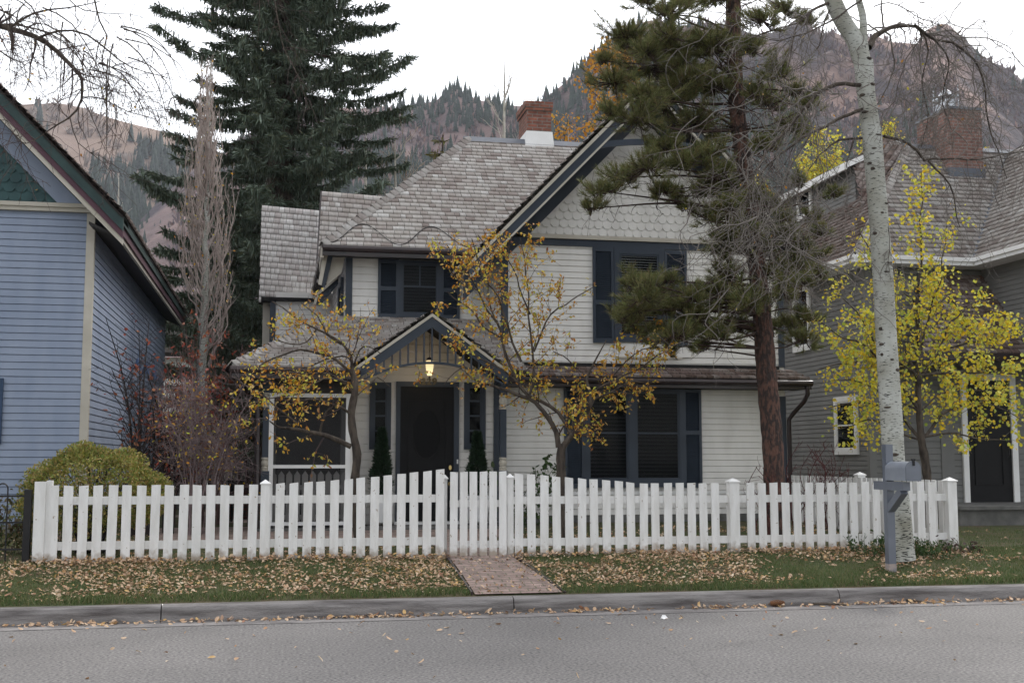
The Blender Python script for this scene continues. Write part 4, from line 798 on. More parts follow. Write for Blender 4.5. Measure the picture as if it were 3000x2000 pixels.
# patio chairs with slung canvas backs
def sling(px0, px1, pt, pb, Y, lab, m):
    p0, p1 = at(px0, pt, Y), at(px1, pt, Y); zb = at(px0, pb, Y).z; o = thing('patio_chair', lab, 'chair', ((p0.x+p1.x)/2, Y, .5), 'canvas patio chairs')
    zt, a, c = p0.z, p0.x, p1.x
    b = MB(); b.hexa([(a, Y+.1, zt), (c, Y+.1, zt), (c-.01, Y-.06, zb), (a+.01, Y-.06, zb)], [(a, Y+.12, zt), (c, Y+.12, zt), (c-.01, Y-.04, zb), (a+.01, Y-.04, zb)]); b.build('backrest', m, o)
    b = MB(); b.box(a, c, Y-.5, Y-.06, zb-.02, zb); b.build('seat', m, o)
    for xx in (a-.015, c+.015): b = MB(); b.tube([(xx, Y+.14, zt+.01), (xx, Y-.06, zb), (xx, Y-.1, .5)], .013, 6).tube([(xx, Y-.06, zb), (xx, Y-.5, zb), (xx, Y-.52, .5)], .013, 6); b.build('side_frame', M['black'], o)
cv = mat('canvas', (.42, .40, .36), (.34, .32, .28), rough=.8, scale=12)
sling(620, 672, 1340, 1400, 20.2, 'beige canvas patio chair by the low brick wall, nearest', cv)
sling(634, 682, 1337, 1398, 20.75, 'beige canvas patio chair mostly hidden behind the nearest one', cv)
# ================================================================== vegetation tools
def smooth(P, step=.08):
    P = [Vector(p) for p in P]
    if len(P) < 3: P = [P[0], P[0].lerp(P[-1], .5), P[-1]]
    Q = [P[0]*2-P[1]]+P+[P[-1]*2-P[-2]]; out_ = []
    for i in range(1, len(Q)-2):
        n = max(2, int((Q[i+1]-Q[i]).length/step))
        for k in range(n):
            t = k/n; a, b_, c, d = Q[i-1], Q[i], Q[i+1], Q[i+2]
            out_.append(.5*((2*b_)+(c-a)*t+(2*a-5*b_+4*c-d)*t*t+(3*b_-a-3*c+d)*t**3))
    out_.append(P[-1]); return out_
def limb(pix, Y, r0, r1, jy=.0, step=.12, wob=0):
    """pix: photo positions of a limb, Y its depth (or pair of depths) -> path, radii"""
    Y0, Y1 = Y if hasattr(Y, '__len__') else (Y, Y); n = len(pix)
    P = smooth([at(px, py, Y0+(Y1-Y0)*i/(n-1)) for i, (px, py) in enumerate(pix)], step)
    if wob:
        s = random.random()*99; P = [p+Vector((noise.noise(Vector((s, i*.35, 0))), noise.noise(Vector((s, 7, i*.35))), noise.noise(Vector((3, s, i*.35)))))*wob*min(1, i/4) for i, p in enumerate(P)]
    k = len(P); return P, [r0+(r1-r0)*i/(k-1) for i in range(k)]
def wander(p, d, Ln, n, bend=.25, grav=0., r=random):
    d = d.normalized(); P = [p.copy()]; st = Ln/n
    for _ in range(n):
        d = (d+Vector((r.gauss(0, bend), r.gauss(0, bend), r.gauss(0, bend)))+Vector((0, 0, grav))).normalized(); p = p+d*st; P.append(p)
    return P
def sprout(paths, per_m, Lr, spread_=.9, bend=.22, grav=.03, t0=.25, n=6, rmul=.5, rmin=.0025, upb=0., r=random):
    """side shoots along given (path, radii) list"""
    res = []
    for P, R in paths:
        if len(P) < 3: continue
        Ls = sum((b_-a).length for a, b_ in zip(P, P[1:])); m = per_m*Ls; m = int(m)+(1 if r.random() < m-int(m) else 0)
        for _ in range(m):
            t = t0+(1-t0)*r.random(); i = min(len(P)-2, int(t*(len(P)-1))); d = (P[i+1]-P[i]).normalized()
            a = Vector((r.gauss(0, 1), r.gauss(0, 1), r.gauss(0, 1))); a = (a-d*a.dot(d)).normalized()
            dd = (d*(1-spread_*.5)+a*spread_+Vector((0, 0, upb))).normalized(); Ln = r.uniform(*Lr)*(1.15-.5*t); r0 = max(rmin, R[i]*rmul)
            Q = wander(P[i], dd, Ln, n, bend, grav, r); res.append((Q, [max(rmin*.7, r0*(1-.75*k/n)) for k in range(n+1)]))
    return res
def wood(name, paths, m, parent, n=6, sm=True):
    V, Fc = tube_np([p for p, _ in paths], [r_ for _, r_ in paths], n); return mesh_obj(name, V, Fc, m, parent, smooth=sm)
def leafpos(paths, per_m, jit=.04, t0=.1, r=rng):
    out_ = []
    for P, R in paths:
        A = np.array([tuple(p) for p in P]); Ls = np.linalg.norm(np.diff(A, axis=0), axis=1).sum(); m = r.poisson(per_m*Ls)
        if m < 1: continue
        t = (t0+(1-t0)*r.random(m))*(len(A)-1); i = np.minimum(t.astype(int), len(A)-2); f_ = (t-i)[:, None]
        out_.append(A[i]*(1-f_)+A[i+1]*f_+r.normal(size=(m, 3))*jit)
    return np.concatenate(out_) if out_ else np.zeros((0, 3))
def leaves(name, pos, size, m, parent, tpl=LEAF, down=.5, loc=None):
    N = len(pos); a, b_, c = frames(N, np.tile([0, 0, -down], (N, 1)), 1.0 if down < 2 else .5)
    V, Fc = spread(tpl[0], tpl[1], pos, a, b_, c, rng.uniform(size*.6, size*1.25, N)); return mesh_obj(name, V, Fc, m, parent, loc=loc)
bark = mat('grey_brown_bark', (.105, .085, .068), (.035, .028, .024), rough=.95, scale=14, bump=1, bscale=45, stretch=(1, 1, .35), bdist=.02)
twigm = mat('brown_twig', (.085, .06, .055), (.05, .035, .035), rough=.9)
twigp = mat('pale_twig', (.19, .17, .155), (.12, .105, .095), rough=.9)
AUT = [(.58, .24, .03), (.74, .44, .04), (.36, .12, .03), (.72, .58, .07), (.46, .50, .07), (.80, .58, .22), (.25, .09, .03)]
autumn = mat('autumn_leaf', None, (.8, .75, .7), rough=.6, island=AUT, trans=.3, scale=20)
# ------------------------------------------------------------------ crab apple left
def small_tree(name, label, trunk, limbs, Y, per1, per2, per3, leafn, size, lm, cat='tree', box=None, jit=.02, L1=(.35, .8), L2=(.15, .4), z0=.38, tw=twigm, tpl=LEAF, down=.8):
    bp_ = at(trunk[0][0], trunk[0][1], Y); t = thing(name, label, cat, (bp_.x, Y, ground_z(bp_.x, Y)))
    tp = [limb(trunk, Y, trunk[0][2] if len(trunk[0]) > 2 else .06, .05, wob=.03)] if len(trunk[0]) < 3 else None
    P = smooth([at(q[0], q[1], Y) for q in trunk], .08); n = len(P); rr = np.interp(np.linspace(0, 1, n), np.linspace(0, 1, len(trunk)), [q[2] for q in trunk])
    P.insert(0, Vector((P[0].x, Y, ground_z(P[0].x, Y)-.1))); rr = np.concatenate([[trunk[0][2]*1.25], rr]); rr = rr*(1+.08*np.sin(np.arange(len(rr))*1.9))
    wood('trunk', [(P, rr)], bark, t, 12)
    big = [limb([q[:2] for q in l['p']], (Y, Y+l.get('dy', random.uniform(-.5, .5))), l['r'], l.get('r1', .006), wob=.05) for l in limbs]
    s1 = sprout(big, per1, L1, t0=.12, bend=.16, upb=.3, rmul=.36); s2 = sprout(s1, per2, L2, t0=.2, n=5, bend=.2); s3 = sprout(s2, per3, (.08, .2), n=4) if per3 else []
    wood('branches', big, bark, t, 8); wood('twigs', s1+s2+s3, tw, t, 4)
    lp = leafpos(s1, leafn*.5, jit)
    lp = np.concatenate([lp, leafpos(s2, leafn, jit)]+([leafpos(s3, leafn, jit)] if s3 else []))
    leaves('foliage', lp, size, lm, t, tpl, down); return t
small_tree('ornamental_tree', 'thin autumn tree with one long bare lower limb in front of the screened porch', [(1052, 1610, .062), (1040, 1450, .058), (1040, 1400, .056), (1046, 1330, .055), (1033, 1260, .057), (1030, 1200, .052), (1040, 1150, .05), (1038, 1110, .045), (1030, 1078, .03)], [
    dict(p=[(1028, 1308), (955, 1276), (871, 1257), (812, 1254), (786, 1238)], r=.035, dy=-.15, r1=.008), dict(p=[(936, 1272), (950, 1215), (962, 1202), (990, 1172)], r=.015, dy=-.1), dict(p=[(868, 1256), (871, 1238), (896, 1204)], r=.012, dy=-.1),
    dict(p=[(1036, 1222), (1001, 1194), (955, 1180), (905, 1165), (860, 1172)], r=.02), dict(p=[(1034, 1148), (1011, 1124), (966, 1099), (895, 1095), (825, 1092), (745, 1120)], r=.022), dict(p=[(1030, 1081), (1029, 1046), (1001, 1008), (930, 960), (860, 930), (795, 885)], r=.022),
    dict(p=[(1034, 1078), (1053, 1025), (1080, 1018), (1115, 1035)], r=.012), dict(p=[(1028, 1090), (960, 1040), (880, 1025), (800, 1050), (700, 1110)], r=.02), dict(p=[(871, 1239), (820, 1200), (750, 1150), (685, 1100)], r=.012),
    dict(p=[(1040, 1165), (1080, 1128), (1105, 1112), (1140, 1132)], r=.008), dict(p=[(1020, 1120), (950, 1110), (880, 1150), (800, 1165), (720, 1190)], r=.014), dict(p=[(1001, 1008), (960, 980), (930, 920), (880, 890)], r=.012), dict(p=[(1030, 1060), (1000, 1040), (900, 1070), (790, 1085)], r=.013),
    dict(p=[(930, 960), (900, 1000), (850, 1010), (790, 990)], r=.01)], 15.6, 4.8, 4.6, 1.2, 26, .055, autumn)
small_tree('ornamental_tree', 'wide forked autumn tree with golden leaves in front of the gable wing', [(1645, 1640, .07), (1645, 1500, .066), (1644, 1400, .064), (1643, 1330, .066), (1648, 1300, .06)], [
    dict(p=[(1648, 1310), (1676, 1277), (1699, 1249), (1728, 1197), (1731, 1151), (1722, 1105), (1745, 1048), (1777, 996)], r=.046, dy=-.2), dict(p=[(1676, 1280), (1659, 1243), (1630, 1208), (1584, 1174), (1550, 1160)], r=.032, dy=.3, r1=.02),
    dict(p=[(1636, 1310), (1630, 1266), (1607, 1220), (1573, 1185), (1550, 1163), (1470, 1140), (1429, 1119), (1383, 1111)], r=.04, dy=.1, r1=.012), dict(p=[(1550, 1162), (1515, 1117), (1492, 1059), (1470, 990), (1452, 944), (1400, 850), (1340, 760), (1310, 715)], r=.024),
    dict(p=[(1550, 1160), (1561, 1117), (1564, 1030), (1553, 921), (1544, 830), (1527, 700)], r=.02), dict(p=[(1527, 1059), (1492, 973), (1458, 875), (1412, 800), (1385, 700)], r=.018), dict(p=[(1564, 1030), (1613, 921), (1653, 898), (1739, 835)], r=.014),
    dict(p=[(1731, 1151), (1785, 1117), (1871, 1082), (1952, 1036), (1990, 1050)], r=.018, dy=-.5), dict(p=[(1725, 1174), (1785, 1151), (1843, 1117), (1920, 1120)], r=.015, dy=-.3), dict(p=[(1680, 1262), (1676, 1220), (1690, 1170), (1710, 1140)], r=.012),
    dict(p=[(1470, 990), (1420, 960), (1370, 900), (1310, 850)], r=.013), dict(p=[(1452, 944), (1430, 860), (1440, 760), (1400, 690)], r=.012), dict(p=[(1515, 1117), (1450, 1070), (1380, 1040), (1290, 1000)], r=.014), dict(p=[(1728, 1197), (1760, 1150), (1850, 1150), (1930, 1090)], r=.013),
    dict(p=[(1553, 921), (1520, 840), (1490, 760), (1500, 690)], r=.012), dict(p=[(1400, 850), (1350, 830), (1300, 760), (1275, 740)], r=.01), dict(p=[(1722, 1105), (1680, 1070), (1650, 1040), (1620, 1030)], r=.01), dict(p=[(1383, 1111), (1350, 1080), (1320, 1110), (1300, 1130)], r=.008),
    dict(p=[(1785, 1117), (1830, 1060), (1880, 1020), (1940, 1010)], r=.01, dy=-.4)], 15.8, 5.2, 4.8, 1.2, 36, .055, autumn)
# ------------------------------------------------------------------ yellow aspen
YEL = [(.84, .72, .05), (.70, .66, .06), (.86, .58, .03), (.52, .58, .08), (.84, .80, .20), (.32, .44, .07), (.64, .42, .04), (.60, .64, .10)]
yellow = mat('yellow_leaf', None, (.85, .8, .75), rough=.55, island=YEL, trans=.35, scale=15)
aspbark = mat('young_aspen_bark', (.22, .20, .15), (.12, .11, .085), rough=.9, scale=10)
YY = 17.2
small_tree('aspen_tree', 'bushy young aspen in yellow leaf in front of the dark grey house', [(2725, 1640, .085), (2720, 1450, .075), (2712, 1360, .07), (2700, 1290, .065), (2692, 1200, .05), (2690, 1130, .045), (2692, 1000, .03)], [
    dict(p=[(2700, 1290), (2650, 1230), (2590, 1190), (2500, 1180), (2420, 1200)], r=.03), dict(p=[(2700, 1290), (2760, 1220), (2830, 1180), (2930, 1190), (2995, 1230)], r=.03), dict(p=[(2692, 1200), (2620, 1100), (2540, 1020), (2450, 980), (2390, 930)], r=.03),
    dict(p=[(2692, 1130), (2740, 1040), (2820, 1010), (2920, 990), (3020, 970)], r=.03), dict(p=[(2692, 1130), (2640, 980), (2590, 850), (2540, 720), (2500, 620)], r=.025), dict(p=[(2692, 1050), (2690, 900), (2700, 760), (2695, 620), (2700, 500)], r=.028),
    dict(p=[(2692, 1050), (2730, 900), (2760, 780), (2775, 660)], r=.022), dict(p=[(2700, 1290), (2640, 1270), (2560, 1230), (2450, 1260)], r=.018), dict(p=[(2700, 1280), (2780, 1270), (2880, 1280), (2960, 1290)], r=.02), dict(p=[(2692, 1100), (2600, 1050), (2500, 1060), (2400, 1080)], r=.022),
    dict(p=[(2692, 1100), (2790, 1090), (2880, 1090), (2990, 1100)], r=.024), dict(p=[(2600, 1100), (2540, 960), (2480, 880), (2440, 850)], r=.018), dict(p=[(2740, 1040), (2800, 930), (2850, 900), (2960, 930)], r=.018), dict(p=[(2690, 900), (2650, 860), (2600, 900), (2560, 870)], r=.014),
    dict(p=[(2700, 1200), (2760, 1150), (2860, 1140), (2980, 1170)], r=.018), dict(p=[(2690, 1200), (2600, 1160), (2520, 1120), (2440, 1110)], r=.018), dict(p=[(2730, 900), (2790, 870), (2830, 960), (2900, 1010)], r=.014), dict(p=[(2690, 980), (2640, 950), (2600, 1000), (2530, 1040)], r=.014)],
    YY, 8, 4.6, .0, 38, .055, yellow, L1=(.3, .8), L2=(.15, .4), tw=aspbark, tpl=ROUND, jit=.05)
# ------------------------------------------------------------------ big aspen in the verge
def aspen_bark():
    m = bpy.data.materials.new('aspen_bark'); n, p, o = nodes(m); L = n.links
    tc = n.nodes.new('ShaderNodeTexCoord'); mp = n.nodes.new('ShaderNodeMapping'); mp.inputs['Scale'].default_value = (8, 8, 40); L.new(tc.outputs['Object'], mp.inputs[0])
    a = n.nodes.new('ShaderNodeTexNoise'); a.inputs['Scale'].default_value = 2.0; a.inputs['Detail'].default_value = 5; L.new(mp.outputs[0], a.inputs[0])
    c = n.nodes.new('ShaderNodeValToRGB'); L.new(a.outputs[0], c.inputs[0]); e = c.color_ramp.elements; e[0].position = .345; e[0].color = (.03, .028, .026, 1); e[1].position = .415; e[1].color = (1, 1, 1, 1)
    nz = n.nodes.new('ShaderNodeTexNoise'); nz.inputs['Scale'].default_value = 3; nz.inputs['Detail'].default_value = 8; L.new(tc.outputs['Object'], nz.inputs[0])
    c2 = n.nodes.new('ShaderNodeValToRGB'); L.new(nz.outputs[0], c2.inputs[0]); e = c2.color_ramp.elements; e[0].position = .3; e[0].color = (.24, .235, .19, 1); e[1].position = .65; e[1].color = (.43, .44, .41, 1)
    # rougher, darker towards the foot (old bark)
    sp_ = n.nodes.new('ShaderNodeSeparateXYZ'); L.new(tc.outputs['Object'], sp_.inputs[0]); mr = n.nodes.new('ShaderNodeMapRange'); L.new(sp_.outputs[2], mr.inputs[0]); mr.inputs[1].default_value = .0; mr.inputs[2].default_value = 2.3; mr.inputs[3].default_value = .06; mr.inputs[4].default_value = 0.
    ms = n.nodes.new('ShaderNodeMath'); ms.operation = 'SUBTRACT'; L.new(a.outputs[0], ms.inputs[0]); L.new(mr.outputs[0], ms.inputs[1]); L.new(ms.outputs[0], c.inputs[0])
    mu = n.nodes.new('ShaderNodeMix'); mu.data_type = 'RGBA'; mu.blend_type = 'MULTIPLY'; mu.inputs[0].default_value = 1; L.new(c2.outputs[0], mu.inputs[6]); L.new(c.outputs[0], mu.inputs[7]); L.new(mu.outputs[2], p.inputs['Base Color']); p.inputs['Roughness'].default_value = .75
    bp = n.nodes.new('ShaderNodeBump'); bp.inputs['Strength'].default_value = .6; bp.inputs['Distance'].default_value = .01; L.new(a.outputs[0], bp.inputs['Height']); L.new(bp.outputs[0], p.inputs['Normal']); return m
abk = aspen_bark(); AY = 13.2
ag = at(2644, 1630, AY); ta = thing('aspen_tree', 'tall bare aspen with a thick white trunk behind the mailbox', 'tree', (ag.x, AY, ground_z(ag.x, AY)))
tk = [(2644, 1640, 39), (2640, 1600, 34), (2634, 1500, 33), (2618, 1350, 33), (2613, 1250, 32.5), (2603, 1100, 31.5), (2594, 950, 31), (2586, 800, 30.5), (2571, 600, 29), (2556, 420, 29), (2553, 390, 30), (2537, 270, 27), (2530, 180, 29)]
pxm = AY*1.06/F
P = smooth([at(a, c, AY) for a, c, _ in tk], .06); rr = np.interp(np.linspace(0, 1, len(P)), np.linspace(0, 1, len(tk)), [k_*pxm for _, _, k_ in tk])
fk = [(2531, 200, 27), (2505, 120, 26), (2468, 60, 24), (2440, 0, 23), (2415, -80, 22), (2390, -300, 20), (2360, -700, 10)]
P2 = smooth([at(a, c, AY) for a, c, _ in fk], .08); rr2 = np.interp(np.linspace(0, 1, len(P2)), np.linspace(0, 1, len(fk)), [k_*pxm for _, _, k_ in fk])
fk3 = [(2540, 190, 14), (2530, 120, 11), (2528, 50, 9), (2512, -30, 8), (2500, -250, 6)]
P3 = smooth([at(a, c, AY) for a, c, _ in fk3], .08); rr3 = np.interp(np.linspace(0, 1, len(P3)), np.linspace(0, 1, len(fk3)), [k_*pxm for _, _, k_ in fk3])
wood('trunk', [(P, rr)], abk, ta, 20); wood('fork', [(P2, rr2)], abk, ta, 14); wood('fork', [(P3, rr3)], abk, ta, 10)
# dark knots where branches left the trunk
b = MB(); r_ = random.Random(5)
for (kx_, ky_) in [(2548, 165), (2560, 252), (2515, 285), (2535, 280), (2540, 335), (2575, 400), (2562, 440), (2547, 485), (2585, 628), (2560, 500), (2600, 600), (2607, 770), (2597, 800), (2560, 1035), (2612, 1050), (2620, 1340), (2566, 690), (2545, 1010), (2580, 960), (2630, 1080), (2602, 1200)]:
    i = min(range(len(P)), key=lambda q: abs(P[q].z-at(kx_, ky_, AY).z)); c0 = P[i]; rad = rr[i]; ox = at(kx_-14, ky_, AY).x-c0.x; ox = max(-rad*.85, min(rad*.85, ox)); yy = -math.sqrt(rad*rad-ox*ox)
    w_, h_ = r_.uniform(.025, .05), r_.uniform(.012, .028); nv = 14; ctr = Vector((c0.x+ox, AY+yy, c0.z)); nrm = Vector((ox, yy, 0)).normalized(); tx = Vector((-nrm.y, nrm.x, 0))
    ring = [ctr+tx*w_*math.cos(2*PI*k/nv)+Vector((0, 0, h_*math.sin(2*PI*k/nv)))-nrm*.012 for k in range(nv)]; ring2 = [ctr+tx*w_*.55*math.cos(2*PI*k/nv)+Vector((0, 0, h_*.5*math.sin(2*PI*k/nv)))+nrm*.014 for k in range(nv)]
    b = MB(); b.hexa(ring, ring2); b.build('knot', bark, ta)
dk = [limb(p_, (AY, AY+dy), r0, r1, wob=.04) for p_, dy, r0, r1 in [
    ([(2545, 140), (2560, 115), (2575, 100), (2610, 80), (2660, 74), (2690, 85), (2700, 110)], .4, .045, .012), ([(2680, 75), (2715, 100), (2740, 118), (2790, 125), (2840, 160), (2880, 230), (2890, 330), (2920, 440), (2950, 520)], .5, .022, .005),
    ([(2545, 250), (2500, 248), (2450, 246), (2400, 272), (2370, 300), (2300, 390), (2240, 450), (2190, 560)], -.6, .03, .006), ([(2550, 315), (2510, 325), (2470, 348), (2380, 385), (2300, 440), (2220, 520), (2180, 590)], -.3, .024, .006),
    ([(2570, 405), (2520, 405), (2460, 412), (2420, 440), (2400, 455), (2370, 500)], .2, .02, .005), ([(2500, 412), (2490, 450), (2478, 480), (2485, 500)], .1, .012, .004), ([(2590, 400), (2640, 412), (2680, 440), (2710, 472), (2740, 465), (2860, 465), (3010, 440)], .4, .02, .006), ([(2720, 472), (2780, 540), (2800, 620), (2815, 665)], .3, .014, .004),
    ([(2440, 5), (2400, 22), (2370, 35), (2340, 65), (2320, 130), (2310, 200)], -.4, .02, .005), ([(2430, 30), (2410, 80), (2395, 130), (2390, 150)], 0, .01, .006), ([(2700, 90), (2720, 150), (2700, 240), (2720, 330), (2700, 430)], .3, .012, .004), ([(2740, 118), (2780, 180), (2760, 280), (2790, 380)], .6, .012, .004),
    ([(2560, 20), (2600, 10), (2660, 30), (2700, 60), (2780, 90), (2850, 150)], .2, .008, .003), ([(2560, -40), (2500, 20), (2380, 90), (2280, 120), (2200, 100)], -.8, .014, .004), ([(2300, 390), (2250, 500), (2180, 600), (2100, 640)], -.5, .01, .003), ([(2380, 385), (2300, 520), (2250, 640), (2200, 760)], -.4, .01, .003), ([(2700, 110), (2640, 200), (2620, 300), (2560, 330)], -.2, .006, .003),
    ([(2590, 560), (2600, 640), (2610, 700), (2590, 800)], -.2, .006, .003)]]
wood('branches', dk, bark, ta, 8)
rs = random.Random(11)
def strands(n, xr, yr, Lr_, Yr, droop=.6):
    o_ = []
    for _ in range(n):
        x0_, y0_ = rs.gauss(*xr), rs.gauss(*yr); L_ = rs.uniform(*Lr_); a_ = rs.uniform(-1.2, 1.2); pp = [(x0_, y0_)]; 
        for k in range(6): a_ = a_*.75+rs.gauss(0, .75); pp.append((pp[-1][0]+L_/6*math.sin(a_), pp[-1][1]+L_/6*(math.cos(a_)*droop+.25)))
        Y_ = AY+rs.uniform(*Yr); o_.append(limb(pp, (Y_, Y_+rs.uniform(-.3, .3)), rs.uniform(.004, .008), .0028, wob=.05))
    return o_
st_r = strands(75, (2800, 75), (210, 95), (120, 330), (-.2, 1.1)); st_l = strands(62, (2270, 110), (480, 210), (150, 420), (-1.0, .4)); st_l2 = strands(30, (2400, 60), (650, 120), (120, 280), (-.5, .4))
for (px_, py_) in ((2860, 300), (2920, 380), (2700, 330), (2960, 200), (2780, 420)): st_r += [limb([(2700, 100), ((2700+px_)/2, 110), (px_, py_-60), (px_+10, py_+60)], (AY+.4, AY+rs.uniform(0, .9)), .012, .004, wob=.05)]
dr1 = st_r+st_l+st_l2+sprout(dk, 9, (.5, 1.5), bend=.30, grav=-.16, t0=.3, n=12, rmul=.5, rmin=.0045, r=rs); dr2 = sprout(dr1, 3.4, (.25, .8), bend=.33, grav=-.10, n=8, rmin=.003, r=rs)
dr3 = sprout([x_ for x_ in dr2], .8, (.12, .35), bend=.3, n=5, rmin=.0025, r=rs)
wood('twigs', dr1+dr2+dr3, twigp, ta, 4)
leaves('foliage', leafpos(dr2, .12), .05, autumn, ta)
# ------------------------------------------------------------------ overhanging tree at the upper left (trunk outside the picture)
to_ = thing('tree', 'bare tree whose thin dark branches hang into the upper left corner', 'tree', (-4.6, 13.4, .3))
OY = 12.6; tr0 = [((-4.9), 13.4, .2), (-4.85, 13.4, 2), (-4.7, 13.3, 4), (-4.5, 13.2, 6), (-4.3, 13.1, 8)]
tp_ = smooth(tr0, .2); wood('trunk', [(tp_, np.linspace(.2, .1, len(tp_)))], bark, to_, 12)
ob = []
def ol(pix, Y, r0, r1, root=None): 
    Pp, Rr = limb(pix, Y, r0, r1, wob=.03)
    ob.append((Pp, Rr))
ol([(-560, -60), (-250, 20), (-60, 60), (30, 85), (100, 112), (170, 150), (212, 200), (238, 240), (240, 290), (205, 345), (130, 392)], (13.2, 12.4), .06, .006)
ol([(110, 113), (170, 92), (260, 100), (350, 180), (420, 210), (520, 240)], 12.5, .014, .003); ol([(30, 80), (100, 40), (200, 20), (300, 0)], 12.6, .015, .004); ol([(240, 285), (300, 290), (380, 330), (460, 350)], 12.4, .008, .003)
ol([(270, -40), (290, 60), (310, 100), (300, 170), (330, 300), (340, 380)], 12.8, .01, .003); ol([(212, 200), (240, 230), (330, 265), (400, 270)], 12.4, .008, .003); ol([(-40, 60), (0, 150), (60, 180), (120, 160)], 12.3, .01, .003)
ol([(-200, -100), (100, -60), (250, 30), (380, 40), (430, 60)], 12.8, .012, .003); ol([(130, 392), (80, 420), (40, 400), (0, 330)], 12.2, .005, .002); ol([(205, 345), (230, 420), (300, 470), (340, 520)], 12.3, .006, .002); ol([(-200, 150), (-60, 330), (20, 350), (60, 420), (30, 520)], 12.0, .006, .002)
for i_ in range(30):
    x0_ = random.uniform(-60, 380); y0_ = np.interp(x0_, [-60, 100, 212, 240, 330], [40, 80, 150, 200, 160])+random.uniform(-130, 20); L0_ = random.uniform(90, 330); dx_ = random.uniform(-60, 190)
    ol([(x0_, y0_), (x0_+dx_*.45, y0_+L0_*.15), (x0_+dx_*.85, y0_+L0_*.55), (x0_+dx_*(1.0), y0_+L0_)], random.uniform(12.1, 13), .008, .002)
ol([(600, -400), (720, -150), (790, -30), (820, 80), (830, 140), (870, 220), (905, 320)], 13.5, .012, .003); ol([(760, -80), (760, 60), (752, 130)], 13.5, .006, .002)
Pa = smooth([(-4.4, 13.1, 7.6), (-3.6, 13.3, 7.4), (-2.8, 13.5, 7.2), at(600, -400, 13.5)], .2); ob.append((Pa, list(np.linspace(.06, .012, len(Pa)))))
Pa = smooth([(-4.8, 13.35, 3.2), (-4.5, 13.3, 4.9), at(-560, -60, 13.2)], .2); ob.append((Pa, list(np.linspace(.09, .06, len(Pa)))))
for q in ((-200, -100, 12.8), (-200, 150, 12.0), (270, -40, 12.8)):
    Pa = smooth([(-4.6, 13.2, 5.2), tuple(at(q[0]-120, q[1]-120, q[2])), at(*q)], .2); ob.append((Pa, list(np.linspace(.03, .01, len(Pa)))))
wood('branches', ob, bark, to_, 6); rs = random.Random(21); on = ob[:13]+ob[13:45:2]
o1 = sprout(on, 12, (.3, .95), bend=.16, grav=-.07, t0=.15, n=8, rmul=.45, rmin=.003, r=rs); o2 = sprout(o1, 3.4, (.12, .45), bend=.18, grav=-.04, n=5, rmin=.0022, r=rs)
wood('twigs', o1+o2, twigm, to_, 4); leaves('foliage', leafpos(o2, .35), .035, autumn, to_)
# ------------------------------------------------------------------ pine
PYN = 15.4; needle = mat('pine_needle', None, (.7, .75, .7), rough=.6, island=[(.08, .10, .035), (.14, .16, .05), (.22, .235, .08), (.12, .14, .05), (.31, .26, .11), (.07, .085, .035), (.26, .16, .08)], spec=.3, trans=.15)
pbark = mat('pine_bark', (.13, .07, .054), (.045, .034, .031), rough=.95, scale=16, bump=1, bscale=26, stretch=(1.5, 1.5, .55), bdist=.05, contrast=(.42, .56), detail=12)
pg = at(2270, 1630, PYN); tpn = thing('pine_tree', 'leaning pine with a reddish brown trunk and dark needle clumps before the gable', 'tree', (pg.x, PYN, .42))
tk = [(2270, 1640, 34), (2268, 1400, 31), (2262, 1280, 31), (2248, 1120, 30), (2232, 920, 27), (2215, 760, 26), (2195, 600, 25), (2180, 480, 24), (2160, 330, 23), (2152, 180, 23), (2148, 0, 20), (2145, -200, 17), (2150, -600, 8)]
pxm = PYN*1.05/F; PT = smooth([at(a, c, PYN) for a, c, _ in tk], .12); rr = np.interp(np.linspace(0, 1, len(PT)), np.linspace(0, 1, len(tk)), [k_*pxm for _, _, k_ in tk]); rr = rr*(1+.04*np.sin(np.arange(len(rr))*2.3))
wood('trunk', [(PT, rr)], pbark, tpn, 18)
clumps = [(1850, 130, 75), (1800, 245, 65), (1900, 205, 85), (1950, 300, 85), (2045, 250, 70), (1870, 350, 70), (2030, 360, 70), (2080, 130, 65), (1960, 40, 55), (1890, 0, 45), (1960, 150, 60), (1790, 330, 40), (1770, 180, 30),
    (1760, 560, 50), (1830, 520, 55), (1900, 490, 60), (1950, 430, 60), (2000, 480, 60), (2080, 460, 55), (1940, 560, 45), (1735, 610, 30),
    (1850, 940, 40), (1885, 870, 50), (1950, 900, 50), (1900, 980, 38), (1990, 980, 50), (2050, 930, 55), (2100, 860, 55), (2110, 980, 50), (1960, 1020, 30), (2060, 1020, 30), (2160, 960, 40),
    (2130, 700, 60), (2090, 640, 45), (2120, 800, 50), (2200, 880, 50), (2260, 960, 55), (2290, 850, 50), (2330, 780, 40), (2310, 690, 50), (2260, 600, 45), (2380, 640, 35), (2440, 570, 32), (2250, 300, 60), (2280, 210, 55), (2330, 270, 45), (2240, 430, 50), (2310, 380, 50), (2400, 680, 30), (2350, 730, 30),
    (2010, 10, 60), (2100, 0, 50), (2230, 60, 55), (2300, 30, 50), (2370, 60, 30), (2150, 560, 45), (2060, 560, 45), (2200, 150, 45), (2190, 720, 50)]
rs = random.Random(33)
clumps = [(a, c, r_*1.12) for a, c, r_ in clumps]+[(rs.uniform(1800, 2120), rs.uniform(90, 390), rs.uniform(40, 62)) for _ in range(12)]+[(rs.uniform(1840, 2200), rs.uniform(810, 1010), rs.uniform(34, 54)) for _ in range(18)]+[(rs.uniform(2180, 2420), rs.uniform(120, 960), rs.uniform(26, 42)) for _ in range(16)]+[(rs.uniform(2120, 2390), rs.uniform(530, 1010), rs.uniform(32, 50)) for _ in range(16)]+[(rs.uniform(1930, 2140), rs.uniform(400, 640), rs.uniform(28, 44)) for _ in range(8)]
